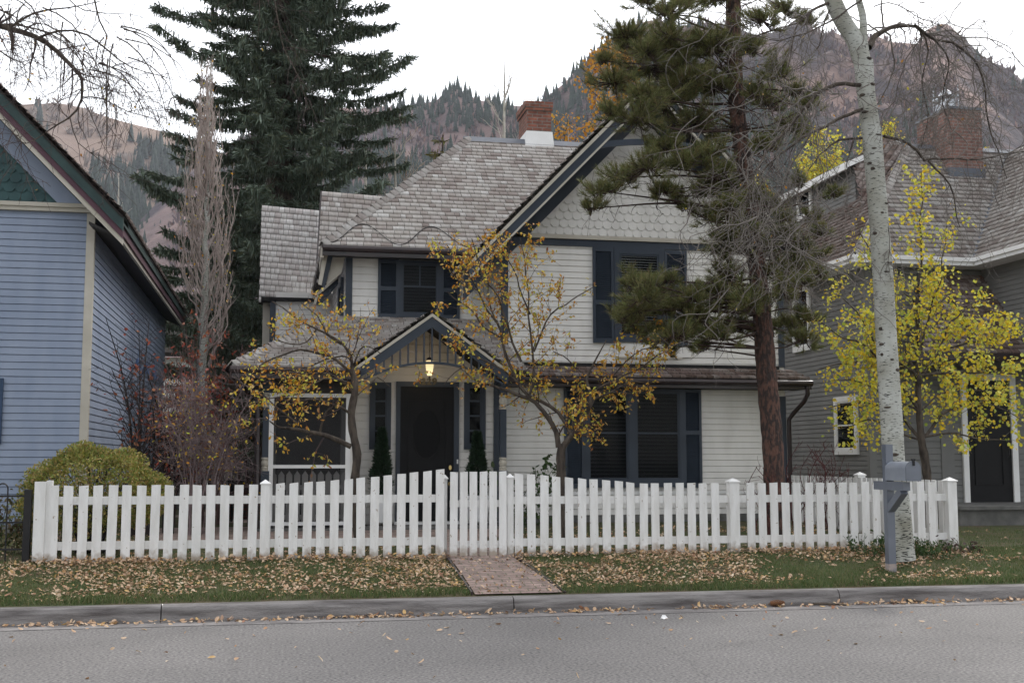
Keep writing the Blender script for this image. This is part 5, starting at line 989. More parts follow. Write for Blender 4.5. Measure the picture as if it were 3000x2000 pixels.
br = []; V_, F_, tot = [], [], 0; tp0 = []
nd = []
for (cx_, cy_, rr_) in clumps:
    dy = rs.uniform(-.9, .7) if cx_ > 2100 else rs.uniform(-.7, .5); c0 = at(cx_, cy_, PYN+dy); R_ = rr_*PYN/F
    zroot = c0.z+rs.uniform(-.3, .15)-.0*abs(c0.x); i = min(range(len(PT)), key=lambda q: abs(PT[q].z-zroot)); rt = PT[i]
    mid = rt.lerp(c0, .5)+Vector((rs.uniform(-.1, .1), 0, rs.uniform(-.12, .12))); Pb = smooth([rt, mid, c0], .12); br.append((Pb, list(np.linspace(.008+.009*(c0-rt).length, .006, len(Pb)))))
    m_ = int(46*(R_/.25)**1.5); ph = rs.random()*6.28; el = rs.uniform(.55, .8)
    for _ in range(m_):
        v = Vector((rs.gauss(0, 1), rs.gauss(0, 1), rs.gauss(0, .9))).normalized(); lob = 1+.45*math.sin(3*math.atan2(v.z, v.x)+ph)+.25*math.sin(7*math.atan2(v.z, v.y)+ph*2); v = Vector((v.x*1.2, v.y, v.z*el))*R_*rs.uniform(.3, 1.15)*lob; s_ = c0+v*.15; Q = [s_, s_+v*.5+Vector((0, 0, -.03)), c0+v+Vector((0, 0, .04))]
        br.append((smooth(Q, .1), None)); tp0.append((Q[1], Q[2]))
br = [(P_, R0 if R0 is not None else list(np.linspace(.006, .003, len(P_)))) for P_, R0 in br]
wood('branches', br, mat('pine_twig', (.07, .045, .035), (.04, .028, .025), rough=.95), tpn, 5)
pos, dirs = [], []
for a, c in tp0:
    d = (c-a).normalized()
    for k in range(4):
        t = .3+.7*k/3; pos += [a.lerp(c, t)]*16; dirs += [d]*16
pos = np.array([tuple(p) for p in pos]); dirs = np.array([tuple(p) for p in dirs]); N = len(pos)
a, b_, c = frames(N, dirs*1.0, .55); a[:, 2] += .10
V, Fc = spread([(0, -.5*.055, 0), (0, .5*.055, 0), (1, .2*.055, 0), (1, -.2*.055, 0)], [(0, 1, 2, 3)], pos, a, b_, c, rng.uniform(.06, .115, N)); mesh_obj('foliage', V, Fc, needle, tpn)
# dry hanging twigs among the pine boughs
dd_ = []
for _ in range(150):
    i = rs.randrange(6, int(len(PT)*.93)); p_ = PT[i]; sg = rs.choice((-1, 1)); L_ = rs.uniform(.35, 1.3); d_ = Vector((sg*rs.uniform(.5, 1), rs.uniform(-.8, .8), rs.uniform(-.5, .5)))
    if p_.z < 3.6: continue
    dd_.append((wander(p_, d_, L_, 9, .28, -.05, rs), list(np.linspace(.010, .004, 10))))
dd_ += sprout(dd_, 5, (.15, .5), bend=.3, grav=-.05, n=6, rmin=.0035, r=rs)
wood('dead_branches', dd_, mat('dead_pine_twig', (.10, .06, .05), (.05, .035, .03), rough=.95), tpn, 4)
dry = sprout([(P_, R_) for P_, R_ in br[:: 5]], 4, (.2, .55), bend=.3, grav=-.10, n=7, rmin=.0035, r=rs); wood('dry_twigs', dry, twigm, tpn, 4)
# ------------------------------------------------------------------ spruce and other conifers
def spruce(name, label, base, H, Rmax, nw, seed, m, top=1.0, ztop=None, group=None, dens=1.0, zlo=0.06, barkm=None, hang=.22):
    r = np.random.default_rng(seed); bx, by, bz = base; t = thing(name, label, 'tree', base, group)
    wood('trunk', [([(bx, by, bz-.2), (bx, by, bz+H*.5), (bx+.05, by, bz+H)], [H*.017, H*.011, .02])], barkm or bark, t, 10)
    br = []; TP = []; TD = []; TS = []
    for k in range(nw):
        f_ = zlo+(1-zlo)*(k+.5)/nw; z = bz+H*f_; Rr = Rmax*(1-f_)**.52*(.72+.36*r.random())
        nb_ = 7 if f_ < .8 else 5; a0 = r.random()*6.28
        for j in range(nb_):
            an = a0+j*6.283/nb_+r.normal()*.25; Lb = Rr*r.uniform(.6, 1.0); n = max(5, int(Lb/.28)); s = np.linspace(0, 1, n+1)
            dz = -Lb*.30*s+Lb*.26*s**2.6+Lb*.06*r.normal()*s; dx = np.cos(an)*Lb*s; dy = np.sin(an)*Lb*s
            P_ = np.stack([bx+dx, by+dy, z+dz], 1); br.append((P_, np.linspace(.018+.012*Lb, .008, n+1)))
            m_ = int(Lb*15*dens); q = r.random(m_)**.75; idx = np.minimum((q*n).astype(int), n-1); p0 = P_[idx]+(P_[idx+1]-P_[idx])*((q*n-idx)[:, None])
            side = np.where(r.random(m_) < .5, -1, 1)[:, None]*np.array([-math.sin(an), math.cos(an), 0])[None]; ln = (.20+.55*(1-q))*min(1.1, .45+Lb*.2)*r.uniform(.5, 1.1, m_)
            out_d = np.array([math.cos(an), math.sin(an), 0])[None]*.55+side*.8+np.stack([r.normal(size=m_)*.2, r.normal(size=m_)*.2, -.10+r.normal(size=m_)*.12], 1); out_d /= np.linalg.norm(out_d, axis=1)[:, None]
            K = 5
            for kk in range(K):
                tt = (kk+.6)/K; c_ = p0+out_d*(ln*tt)[:, None]; TP.append(c_); dd = out_d*.55+np.stack([r.normal(size=m_)*.22, r.normal(size=m_)*.22, r.normal(size=m_)*.2+.06], 1); TD.append(dd); TS.append(r.uniform(.10, .19, m_))
                c2 = c_; TP.append(c2); dd = np.stack([r.normal(size=m_)*.22, r.normal(size=m_)*.22, -np.ones(m_)], 1); TD.append(dd); TS.append(r.uniform(.5, 1.25, m_)*hang*(1.15-tt))
    wood('branches', br, barkm or bark, t, 5)
    pos = np.concatenate(TP); d = np.concatenate(TD); sc = np.concatenate(TS); d /= np.linalg.norm(d, axis=1)[:, None]; N = len(pos)
    bb = np.cross(d, r.normal(size=(N, 3))); bb /= np.linalg.norm(bb, axis=1)[:, None]; cc = np.cross(d, bb)
    V, Fc = spread([(0, -.07, 0), (0, .07, 0), (.6, .085, .02), (1, 0, .0), (.6, -.085, .02)], [(0, 1, 2, 3, 4)], pos, d, bb, cc, sc); mesh_obj('foliage', V, Fc, m, t); return t
spm = mat('blue_spruce_needle', None, (.75, .8, .75), rough=.7, island=[(.045, .066, .045), (.08, .11, .075), (.13, .17, .13), (.09, .095, .045), (.12, .155, .12), (.22, .27, .22)], scale=1.2)
sx = at(815, 900, 32).x
spruce('spruce_tree', 'huge blue green spruce with drooping boughs behind the cream house', (sx, 32, .5), 27, 5.75, 58, 5, spm, hang=.24, dens=2.9)
# columnar pale aspen between the houses
CY_ = 24.5; cg = at(602, 1400, CY_); tc_ = thing('aspen_tree', 'slender upright bare aspen with many pale stems between the blue and cream houses', 'tree', (cg.x, CY_, .5))
stems = []; rs = random.Random(44); colt = mat('grey_straw_twig', (.44, .38, .345), (.27, .22, .20), rough=.9)
Pm, Rm = limb([(588, 1420), (590, 1200), (596, 1000), (602, 800), (606, 600), (612, 400), (616, 180)], CY_, .12, .01, wob=.05); wood('trunk', [(Pm, Rm)], abk, tc_, 10)
for i in range(62):
    y0 = rs.uniform(480, 1080); L_ = rs.uniform(180, 420); sx_ = rs.choice((-1, 1))*rs.uniform(12, 72)*(1.15 if y0 > 600 else .7); yt = max(190, y0-L_); xb = 605+rs.uniform(-8, 8)
    k_ = .35 if yt < 330 else .65 if yt < 450 else 1
    stems.append(limb([(xb, y0), (xb+sx_*.55, y0-L_*.18), (xb+sx_*.95*k_, y0-L_*.5), (xb+sx_*.9*k_, yt)], (CY_, CY_+rs.uniform(-.6, .6)), .019, .005, wob=.12))
wood('branches', stems, colt, tc_, 5); t1 = sprout(stems+[(Pm, Rm)], 8, (.2, .55), spread_=.45, bend=.1, grav=.08, n=5, rmin=.004, upb=.7, r=rs); wood('twigs', t1, colt, tc_, 4); leaves('foliage', leafpos(t1, .5), .06, autumn, tc_)
# ------------------------------------------------------------------ bare shrubs and red leaved shrub beside the blue house
red = mat('red_leaf', None, (.8, .7, .7), rough=.6, island=[(.36, .085, .05), (.27, .06, .045), (.42, .15, .08), (.22, .09, .06), (.46, .21, .10)], trans=.25)
def shrub(name, label, pixroots, Y, n, hpx, spreadpx, seed, m, lm=None, leafn=0, size=.05, r0=.014, per=(5, 3), L1=(.2, .6), L2=(.1, .3), topleaf=None, cat='shrub', group=None, lean=0, nn=4, z=None, tl=LEAF, down=.5, t0=.25, sp=.9):
    rs = random.Random(seed); px = sum(pixroots)/len(pixroots); gx_ = at(px, 1400, Y).x; z0 = ground_z(gx_, Y) if z is None else z; t = thing(name, label, cat, (gx_, Y, z0), group); st = []
    for i in range(n):
        x = at(rs.choice(pixroots)+rs.uniform(-6, 6), 1400, Y).x; yy = Y+rs.uniform(-.25, .25); h = hpx*Y/F*rs.uniform(.55, 1.05); sx_ = spreadpx*Y/F*rs.uniform(-1, 1)+lean
        P = smooth([(x, yy, z0-.05), (x+sx_*.15, yy+rs.uniform(-.1, .1), z0+h*.35), (x+sx_*.5, yy+rs.uniform(-.3, .3), z0+h*.7), (x+sx_, yy+rs.uniform(-.5, .5), z0+h)], .12); st.append((P, list(np.linspace(r0*rs.uniform(.6, 1.2), .004, len(P)))))
    s1 = sprout(st, per[0], L1, spread_=sp, bend=.18, upb=.35 if sp < 1 else .1, rmin=.003, n=6, t0=t0, r=rs); s2 = sprout(s1, per[1], L2, bend=.2, n=4, rmin=.0025, r=rs)
    wood('stems', st, m, t, 6); wood('twigs', s1+s2, m, t, nn)
    if lm: leaves('foliage', leafpos(s2, leafn), size, lm, t, tl, down)
    return t
dkb = mat('dark_bark', (.035, .028, .028), (.02, .017, .018), rough=.9)
shrub('tall_shrub', 'tall dark stemmed shrub with last red leaves against the blue side wall', [400, 440, 480, 505], 17.6, 14, 600, 120, 1, dkb, red, 3.6, .075, r0=.026, per=(7, 5), L1=(.3, .8))
shrub('tall_shrub', 'reddish bare shrub thicket with scattered red leaves below the slender aspen', [510, 550, 600, 640], 19.5, 24, 560, 90, 2, mat('red_twig', (.18, .11, .10), (.10, .06, .06), rough=.9), red, 6.5, .08, per=(7, 5), L1=(.3, .8), L2=(.15, .4))
shrub('tall_shrub', 'dense grey purple twiggy shrub left of the porch', [525, 560, 590, 615], 17.4, 22, 450, 130, 3, mat('purple_twig', (.26, .20, .20), (.15, .11, .115), rough=.9), autumn, 1.6, .055, r0=.010, per=(11, 6.5), t0=.45, sp=1.2, L1=(.25, .7), L2=(.15, .4))
shrub('tall_shrub', 'thin brown shrub with a few yellow leaves at the porch corner', [715, 735, 750], 18.9, 12, 330, 45, 4, twigm, yellow, 1.5, .06, per=(4, 3))
shrub('barberry_shrub', 'low dark red bare shrub right of the pine trunk', [2300, 2360, 2420, 2470], 17.0, 26, 260, 60, 5, mat('barberry_twig', (.10, .025, .025), (.06, .02, .02), rough=.9), None, 0, per=(5, 3), L1=(.15, .4), L2=(.08, .2), r0=.008)
shrub('barberry_shrub', 'low dark red bare shrub left of the pine trunk', [2215, 2235, 2250], 15.0, 9, 260, 45, 6, MATS['barberry_twig'], None, 0, per=(3, 2), L1=(.12, .35), L2=(.08, .2), r0=.007)
gl_ = mat('green_leaf', None, (.75, .8, .7), rough=.55, island=[(.03, .07, .02), (.05, .10, .03), (.08, .12, .04), (.04, .08, .03), (.10, .10, .04)], trans=.2)
# small leafy plants by the fence
def plant(label, px, Y, h, w_, n, lm, size, name='plant', cat='plant', group=None, zz=None):
    x = at(px, 1400, Y).x; z0 = ground_z(x, Y) if zz is None else zz; t = thing(name, label, cat, (x, Y, z0), group); st = []; rs = random.Random(px)
    for i in range(n): st.append((wander(Vector((x+rs.uniform(-.3, .3)*w_, Y+rs.uniform(-.2, .2)*w_, z0)), Vector((rs.gauss(0, .35), rs.gauss(0, .35), 1)), h*rs.uniform(.6, 1.1), 6, .15), [.004]*7))
    wood('stems', st, gl_, t, 4); leaves('foliage', leafpos(st, 42, .035), size, lm, t, LEAF, .1); return t
plant('low green groundcover clump left of the aspen foot', 2560, 13.6, .26, .95, 34, gl_, .05)
plant('low green groundcover clump between the aspen and the corner post', 2722, 13.4, .24, .9, 34, gl_, .05)
plant('reddish brown low plant at the foot of the corner post', 2800, 13.7, .16, .8, 24, mat('bronze_leaf', None, (.8, .7, .7), rough=.6, island=[(.10, .05, .04), (.07, .04, .04), (.05, .06, .03)], trans=.1), .05)
plant('tall green leafed plant against the siding just right of the gate', 1527, 18.2, 1.25, .3, 5, gl_, .10)
plant('small green leafed plant against the siding behind the forked tree', 1600, 18.3, 1.15, .25, 4, gl_, .10)
plant('faded flowering plant behind the black iron fence', 45, 15.2, .72, .9, 16, mat('fading_leaf', None, (.8, .8, .7), rough=.6, island=[(.08, .10, .04), (.14, .12, .05), (.10, .06, .05), (.20, .20, .08)], trans=.15), .07)
# rounded hedge shrub
def blob(name, label, c, rx, ry, rz, n, lm, size, core, cat='shrub', flat=.0):
    t = thing(name, label, cat, (c[0], c[1], ground_z(c[0], c[1]))); P = rng.normal(size=(n, 3)); P /= np.linalg.norm(P, axis=1)[:, None]; P[:, 2] = np.where(P[:, 2] < -.75, -P[:, 2], P[:, 2]); rad = rng.uniform(.80, 1.0, n)
    k = np.array([noise.noise(Vector(p*2.3)) for p in P])*.20+np.array([noise.noise(Vector(p*6)) for p in P])*.09; P = P*(rad+k)[:, None]*np.array([rx, ry, rz])+np.array(c)
    d = (P-np.array(c))/np.array([rx, ry, rz])**2; d /= np.linalg.norm(d, axis=1)[:, None]; a, b_, cc = frames(n, d, .8); V, Fc = spread(LEAF[0], LEAF[1], P, a, b_, cc, rng.uniform(size*.6, size*1.3, n)); mesh_obj('foliage', V, Fc, lm, t)
    st = []
    for i in range(60):
        q = P[rng.integers(n)]; st.append((smooth([(c[0]+random.uniform(-.2, .2)*rx, c[1]+random.uniform(-.2, .2)*ry, ground_z(c[0], c[1])), tuple(np.array(c)*.5+q*.5-np.array([0, 0, .1])), tuple(q)], .15), None))
    st = [(p_, list(np.linspace(.014, .004, len(p_)))) for p_, _ in st]; wood('branches', st, core, t, 5); return t
hg = mat('hedge_leaf', None, (.7, .75, .65), rough=.6, island=[(.22, .24, .05), (.30, .28, .06), (.40, .30, .09), (.15, .21, .05), (.46, .28, .13), (.28, .31, .07), (.10, .15, .04)], trans=.15, scale=3)
hx = at(275, 1400, 15.2).x; blob('hedge_shrub', 'rounded yellow green hedge shrub spilling over the left end of the picket fence', (hx, 15.2, 1.10), .86, .72, .58, 26000, hg, .035, dkb)
spz = mat('arborvitae', None, (.75, .8, .75), rough=.7, island=[(.012, .03, .014), (.02, .045, .02), (.03, .055, .03), (.015, .035, .02)], scale=6)
def cone(label, px, Y, zt, seed):
    x = at(px, 1400, Y).x; t = thing('potted_evergreen', label, 'potted tree', (x, Y, .56)); r = np.random.default_rng(seed); n = 5200; q = r.random(n)**.8; z = .95+q*(zt-.95); an = r.random(n)*6.283; lob = 1+.12*np.sin(an*3+z*9)+.1*np.sin(z*23+an)
    R_ = .165*(1-((z-.95)/(zt-.95))**1.3)*lob*np.minimum(1, .55+(z-.95)*2)+.012; R_ *= r.uniform(.55, 1.05, n); P = np.stack([x+np.cos(an)*R_, Y+np.sin(an)*R_, z], 1)
    a, b_, c = frames(n, np.stack([np.cos(an)*.8, np.sin(an)*.8, np.full(n, .7)], 1), .35, r); V, Fc = spread([(0, -.1, 0), (0, .1, 0), (.6, .12, 0), (1, 0, 0), (.6, -.12, 0)], [(0, 1, 2, 3, 4)], P, a, b_, c, r.uniform(.04, .085, n)); mesh_obj('foliage', V, Fc, spz, t)
    wood('trunk', [([(x, Y, .9), (x, Y, zt-.1)], [.02, .006])], bark, t, 8)
    b = MB(); b.hexa([(x-.13, Y-.13, .57), (x+.13, Y-.13, .57), (x+.13, Y+.13, .57), (x-.13, Y+.13, .57)], [(x-.17, Y-.17, .93), (x+.17, Y-.17, .93), (x+.17, Y+.17, .93), (x-.17, Y+.17, .93)]).box(x-.185, x+.185, Y-.185, Y+.185, .93, .97); b.build('planter', M['white'], t); return t
cone('narrow conical evergreen in a white planter left of the black front door', 1118, 18.35, Z_(1258, 18.35, 1118), 1)
cone('narrow conical evergreen in a white planter right of the black front door', 1398, 18.35, Z_(1268, 18.35, 1398), 2)
# ------------------------------------------------------------------ lawn cover
def on_lawn(n, x0, x1, y0, y1, r=rng):
    x = r.uniform(x0, x1, n); y = r.uniform(y0, y1, n); k = ~((x > 1.98) & (x < 2.95) & (y < 17.8)); k &= ~((y > 16.3) & (y < 17.9) & (x > -1.7) & (x < 3.5)); k &= ~((x < LHX+.05) & (y > 17.95)); k &= ~((x > -.35) & (x < WX1) & (y > 17.85)); k &= ~((x > 12.2) & (y > 20)); k &= ~((x < -.3) & (x > -1.9) & (y > 17.7))
    return x[k], y[k]
gz = np.vectorize(lambda x, y: ground_z(x, y)+noise.noise(Vector((x*.9, y*.9, 0)))*.014)
def dens(x, y, s, o): return np.array([noise.noise(Vector((a*s, c*s, o))) for a, c in zip(x, y)])
x1_, y1_ = on_lawn(170000, -3.6, 10.2, 12.04, 14.1); x2_, y2_ = on_lawn(70000, -4, 13, 14.1, 19.8); x = np.concatenate([x1_, x2_]); y = np.concatenate([y1_, y2_]); z = gz(x, y); k = (dens(x, y, 1.1, 3)*.9+rng.uniform(-.5, .5, len(x))+(y < 12.5)*.25+(x > 8.8)*.5) > -.28; x, y, z = x[k], y[k], z[k]; N = len(x)
P = np.stack([x, y, z-.004], 1); a, b_, c = frames(N, np.tile([0, 0, 1.], (N, 1)), .38)
V, Fc = spread([(0, -.07, 0), (0, .07, 0), (.6, .045, .05), (1, 0, .14)], [(0, 1, 2, 3)], P, a, b_, c, rng.uniform(.02, .05, N)*(1+.5*(y < 12.25)))
grassm = mat('grass_blade', None, (.75, .8, .7), rough=.6, island=[(.06, .11, .032), (.09, .14, .045), (.14, .165, .06), (.07, .115, .04), (.23, .20, .10), (.12, .14, .055)], trans=.2, scale=1.5)
tag(mesh_obj('grass', V, Fc, grassm, loc=(3, 13, .3)), kind='stuff')
LIT = [(.56, .39, .26), (.66, .50, .36), (.42, .25, .14), (.72, .60, .46), (.32, .16, .10), (.60, .40, .17), (.60, .46, .34), (.50, .31, .19)]
litm = mat('fallen_leaf', None, (.8, .75, .7), rough=.75, island=LIT, trans=.1, scale=25)
CURL = ([(0, 0, 0), (.3, .27, .10), (.7, .24, .12), (1, 0, .02), (.7, -.24, .12), (.3, -.27, .10)], [(0, 1, 2, 3), (0, 3, 4, 5)])
def litter(x, y, z, s0, s1):
    N = len(x); P = np.stack([x, y, z], 1); nz_ = np.tile([0, 0, 1.], (N, 1))+rng.normal(size=(N, 3))*.42; nz_ /= np.linalg.norm(nz_, axis=1)[:, None]; a = np.cross(nz_, rng.normal(size=(N, 3))); a /= np.linalg.norm(a, axis=1)[:, None]; b_ = np.cross(nz_, a); sg = np.where(rng.random(N) < .5, 1, -1)[:, None]
    return spread(CURL[0], CURL[1], P, a, b_*sg, nz_*sg, rng.uniform(s0, s1, N))
x1_, y1_ = on_lawn(36000, -3.8, 10.4, 12.15, 14.1); x2_, y2_ = on_lawn(17000, -4, 12, 14.0, 19.6); x = np.concatenate([x1_, x2_]); y = np.concatenate([y1_, y2_]); k = (dens(x, y, .9, 9)*1.3+dens(x, y, 3.5, 2)*.8+rng.uniform(-.6, .6, len(x))-(y < 12.3)*.35-((x > 8.7) & (y > 13.3))*1.0) > .02; x, y = x[k], y[k]
xp = rng.uniform(2.0, 2.95, 800); yp = 12.05+rng.random(800)*2.2; kp = (np.abs(xp-2.45)+rng.uniform(-.2, .4, 800) > .26); xp, yp = xp[kp], yp[kp]
x = np.concatenate([x, xp]); y = np.concatenate([y, yp]); V, Fc = litter(x, y, gz(x, y)+.018, .02, .06); xd = rng.uniform(-2.6, 8.4, 2600); yd = 13.97-np.abs(rng.normal(size=2600))*.10; kd = dens(xd, yd*0, 1.6, 8)+rng.uniform(-.4, .4, 2600) > 0; xd, yd = xd[kd], yd[kd]; kd = (xd < 2.0) | (xd > 2.8); xd, yd = xd[kd], yd[kd]; V2, F2 = litter(xd, yd, gz(xd, yd)+.03+rng.random(len(xd))*.03, .025, .065); Fc = np.concatenate([Fc, F2+len(V)]); V = np.concatenate([V, V2])
tag(mesh_obj('fallen_leaves', V, Fc, litm, loc=(3, 13, .3)), kind='stuff')
n = 1100; xg = rng.uniform(-2.7, 8.5, n); kk = dens(xg, xg*0, 1.4, 4)+rng.uniform(-.5, .5, n) > -.15; xg = xg[kk]; yg = 11.83-np.abs(rng.normal(size=len(xg)))*.07; n2 = 150; xg = np.concatenate([xg, rng.uniform(-3, 8, n2)]); yg = np.concatenate([yg, 11.7-np.abs(rng.normal(size=n2))*1.6])
V, Fc = litter(xg, yg, np.full(len(xg), .015), .03, .07); tag(mesh_obj('gutter_leaves', V, Fc, litm, loc=(3, 11.7, 0)), kind='stuff')
# things lying in the gutter
def stick(label, px0, px1, py, r0):
    a, c = atz(px0, py, .02), atz(px1, py+3, .02); P = smooth([a, a.lerp(c, .4)+Vector((0, .012, .006)), c], .05); o = wood('stick', [(P, np.linspace(r0, r0*.6, len(P)))], bark, None, 8); tag(o, label, 'stick')
stick('short broken stick in the gutter right of the pine cone', 2382, 2480, 1768, .014); stick('longer brown stick in the gutter at the foot of the mailbox', 2618, 2700, 1757, .016)
c0 = atz(2276, 1766, .03); b = MB()
for i in range(16):
    t = i/15; rr_ = .022*math.sin(PI*min(1, .12+t*.8))+.004
    for j in range(9):
        an = j*6.283/9+i*.35; p = c0+Vector((-.075+.15*t, rr_*math.cos(an), rr_*math.sin(an))); u_ = Vector((-.006, math.cos(an)*.012, math.sin(an)*.012)); v_ = Vector((0, -math.sin(an), math.cos(an)))*.007; b.quad(p-v_, p+v_, p+u_+v_*.6+Vector((.012, 0, 0)), p+u_-v_*.6+Vector((.012, 0, 0)))
b.tube([c0-Vector((.07, 0, 0)), c0, c0+Vector((.07, 0, 0))], [.01, .018, .006], 8); tag(b.build('pine_cone', mat('cone_brown', (.28, .13, .06), (.16, .08, .04), rough=.8), None, loc=c0), 'long brown pine cone lying in the gutter', 'pine cone')
c0 = atz(2303, 1766, .01); b = MB(); pts = [(0, 0), (.03, .02), (.045, .05), (.035, .085), (0, .115), (-.03, .085), (-.04, .05), (-.028, .02)]
b.quad(*[c0+Vector((x, .012*math.sin(x*60), z)) for x, z in pts]); b.v = b.v; o = b.build('leaf', mat('big_green_leaf', (.22, .30, .17), (.17, .24, .12), rough=.6), None, loc=c0); tag(o, 'large pale green leaf standing against the kerb beside the pine cone', 'leaf')
c0 = atz(1946, 1811, .008); b = MB(); b.quad(c0+Vector((-.04, 0, .0)), c0+Vector((.045, .01, 0)), c0+Vector((.02, .03, .03)), c0+Vector((-.01, .02, .035))).quad(c0+Vector((-.02, -.04, .0)), c0+Vector((.03, -.01, 0)), c0+Vector((.0, .03, .012)), c0+Vector((-.03, .0, .01))); tag(b.build('litter_scrap', M['white'], None, loc=c0), 'crumpled white scrap on the asphalt in front of the gate', 'scrap')
# ================================================================== hills
def prof(pts):
    xs, ys = zip(*pts); return lambda x: float(np.interp(x, xs, ys))
def hill(name, sil, D0, D1, ybase, m, x0=-500, x1=3500, nx=260, ny=70, amp=.02, nscale=.004, crag=0, seed=0, pw=1.0):
    f_ = prof(sil); V = []
    for j in range(ny):
        t = j/(ny-1); D = D0+(D1-D0)*t
        for i in range(nx):
            px = x0+(x1-x0)*i/(nx-1); top = f_(px); py = ybase+(top-ybase)*(t**pw); p = at(px, py, D); q = Vector((p.x*nscale, D*nscale, seed))
            h = noise.fractal(q, 1, 2.1, 7)*amp*D*min(1, t*3)*(1 if t < .9 else (1-t)*10*.7+.3)
            if crag: h += abs(noise.noise(q*5))*crag*D*.5*min(1, t*2)
            V.append((p.x+noise.noise(q*7)*D*.01, p.y+noise.noise(q*3+Vector((9, 0, 0)))*D*.06*min(1, (1-t)*5), p.z+h))
    for i in range(nx): p = V[(ny-1)*nx+i]; V.append((p[0]*1.25, p[1]*1.25, p[2]*.75))
    a = np.arange(ny)[:, None]*nx; b_ = np.arange(nx-1)[None]; Fc = np.stack([a+b_, a+b_+1, a+nx+b_+1, a+nx+b_], -1).reshape(-1, 4)
    o = mesh_obj(name, V, Fc, m, smooth=True); tag(o, kind='structure'); return np.array(V[:ny*nx]).reshape(ny, nx, 3), o
hm_r = mat('scrub_rock', (.05, .04, .045), (.25, .17, .145), rough=1, scale=.02, bump=1, bscale=.08, detail=14, contrast=(.44, .60), bdist=5)
hm_m = mat('dry_meadow', (.27, .20, .155), (.16, .11, .09), rough=1, scale=.006, bump=.6, bscale=.09, detail=10, bdist=2)
hm_b = mat('brown_scrub', (.06, .048, .058), (.24, .165, .15), rough=1, scale=.02, bump=1, bscale=.1, detail=12, bdist=4)
LH_, _ = hill('meadow_hill', [(-500, 330), (-100, 300), (60, 305), (150, 300), (250, 318), (330, 345), (420, 372), (520, 400), (700, 470), (1000, 560), (1500, 700)], 260, 900, 1250, hm_m, x1=1500, nx=120, seed=1, amp=.012, nscale=.003)
MH_, _ = hill('rocky_hill', [(-500, 900), (300, 760), (430, 640), (560, 520), (700, 430), (850, 350), (1000, 325), (1100, 318), (1180, 318), (1280, 318), (1300, 288), (1330, 274), (1372, 284), (1420, 300), (1480, 310), (1560, 318), (1700, 330), (2600, 500), (3500, 700)], 220, 680, 1250, hm_b, seed=3, crag=.03, amp=.018)
RH_, _ = hill('rocky_mountain', [(-500, 1200), (1000, 800), (1500, 400), (1600, 310), (1660, 262), (1700, 222), (1760, 185), (1820, 150), (1880, 92), (1900, 76), (1930, 80), (1990, 130), (2100, 128), (2200, 120), (2290, 96), (2325, 68), (2345, 62), (2368, 88), (2400, 104), (2440, 92), (2500, 118), (2560, 108), (2610, 128), (2650, 138), (2690, 150), (2712, 110), (2745, 98), (2775, 96), (2810, 120), (2850, 148), (2900, 180), (2960, 218), (3000, 250), (3100, 290), (3500, 420)], 170, 620, 1250, hm_r, x0=400, seed=5, crag=.06, amp=.016, nx=320, ny=90)
def firs(name, grids, n, hr, seed, m, wide=.2, rough=.35):
    r = np.random.default_rng(seed); pts = []
    for G, sel, cnt in grids:
        ny, nx, _ = G.shape; got = 0; tries = 0
        while got < cnt and tries < cnt*30:
            tries += 1; j = r.integers(0, ny-1); i = r.integers(0, nx-1); p = G[j, i]+(G[j+1, i+1]-G[j, i])*r.random()
            if sel(p, j/(ny-1), r): pts.append(p); got += 1
    pts = np.array(pts); N = len(pts); H_ = r.uniform(*hr, N); V = []; F_ = []; K = 5; S = 7
    tv = []; tf = []
    for k in range(K):
        z0 = .08+.8*k/K; z1 = min(1, z0+.36); rr_ = wide*(1-k/K)**.85; o_ = len(tv)
        for s in range(S*2): an = PI*s/S; q = rr_*(1 if s % 2 == 0 else .55); tv.append((math.cos(an+k)*q, math.sin(an+k)*q, z0-(0.03 if s % 2 == 0 else -.02)))
        tv.append((0, 0, z1)); ap = len(tv)-1
        for s in range(S*2): tf.append((o_+s, o_+(s+1) % (S*2), ap))
    th = r.random(N)*6.28; a = np.stack([np.cos(th), np.sin(th), th*0], 1); b_ = np.stack([-np.sin(th), np.cos(th), th*0], 1); c = np.tile([0, 0, 1.], (N, 1))
    V, Fc = spread(tv, tf, pts-np.array([0, 0, .5]), a*r.uniform(.8, 1.25, (N, 1)), b_, c, H_); return tag(mesh_obj(name, V, Fc, m, loc=tuple(pts[0])), kind='stuff')
fm = mat('far_fir', None, (.75, .8, .8), rough=.9, island=[(.025, .042, .036), (.035, .055, .045), (.045, .065, .05), (.03, .045, .045)], scale=.05)
nz_ = lambda p, s, o: noise.noise(Vector((p[0]*s, p[1]*s, o)))
pxof = lambda p: 1500+F*(p[0]*cy-p[1]*sy)/(p[0]*_f[0]+p[1]*_f[1]+(p[2]-CH)*_f[2])
firs('conifer_forest', [(RH_, lambda p, t, r: 1480 < pxof(p) < 1900 and t > .35 and nz_(p, .015, 1)+r.uniform(-.4, .5) > -.15, 1300), (RH_, lambda p, t, r: 1880 < pxof(p) < 3100 and t > .2 and (t < .88 or r.random() < .12) and nz_(p, .012, 2)+(.6-t)*.7+r.uniform(-.3, .3) > .0, 3600),
    (MH_, lambda p, t, r: 640 < pxof(p) < 1600 and t > .4 and nz_(p, .014, 3)+(t-.8)*.8+r.uniform(-.3, .3) > .05, 1500)], 0, (4, 11), 8, fm)
firs('conifer_forest', [(LH_, lambda p, t, r: 250 < pxof(p) < 800 and .25 < t < .93 and pxof(p) > 290+(t-.6)*330+nz_(p, .01, 7)*160 and r.random() > .1, 1500), (LH_, lambda p, t, r: 100 < pxof(p) < 170 and t > .9, 30), (LH_, lambda p, t, r: pxof(p) > 380 and t > .86, 160)], 0, (7, 18), 9, fm)
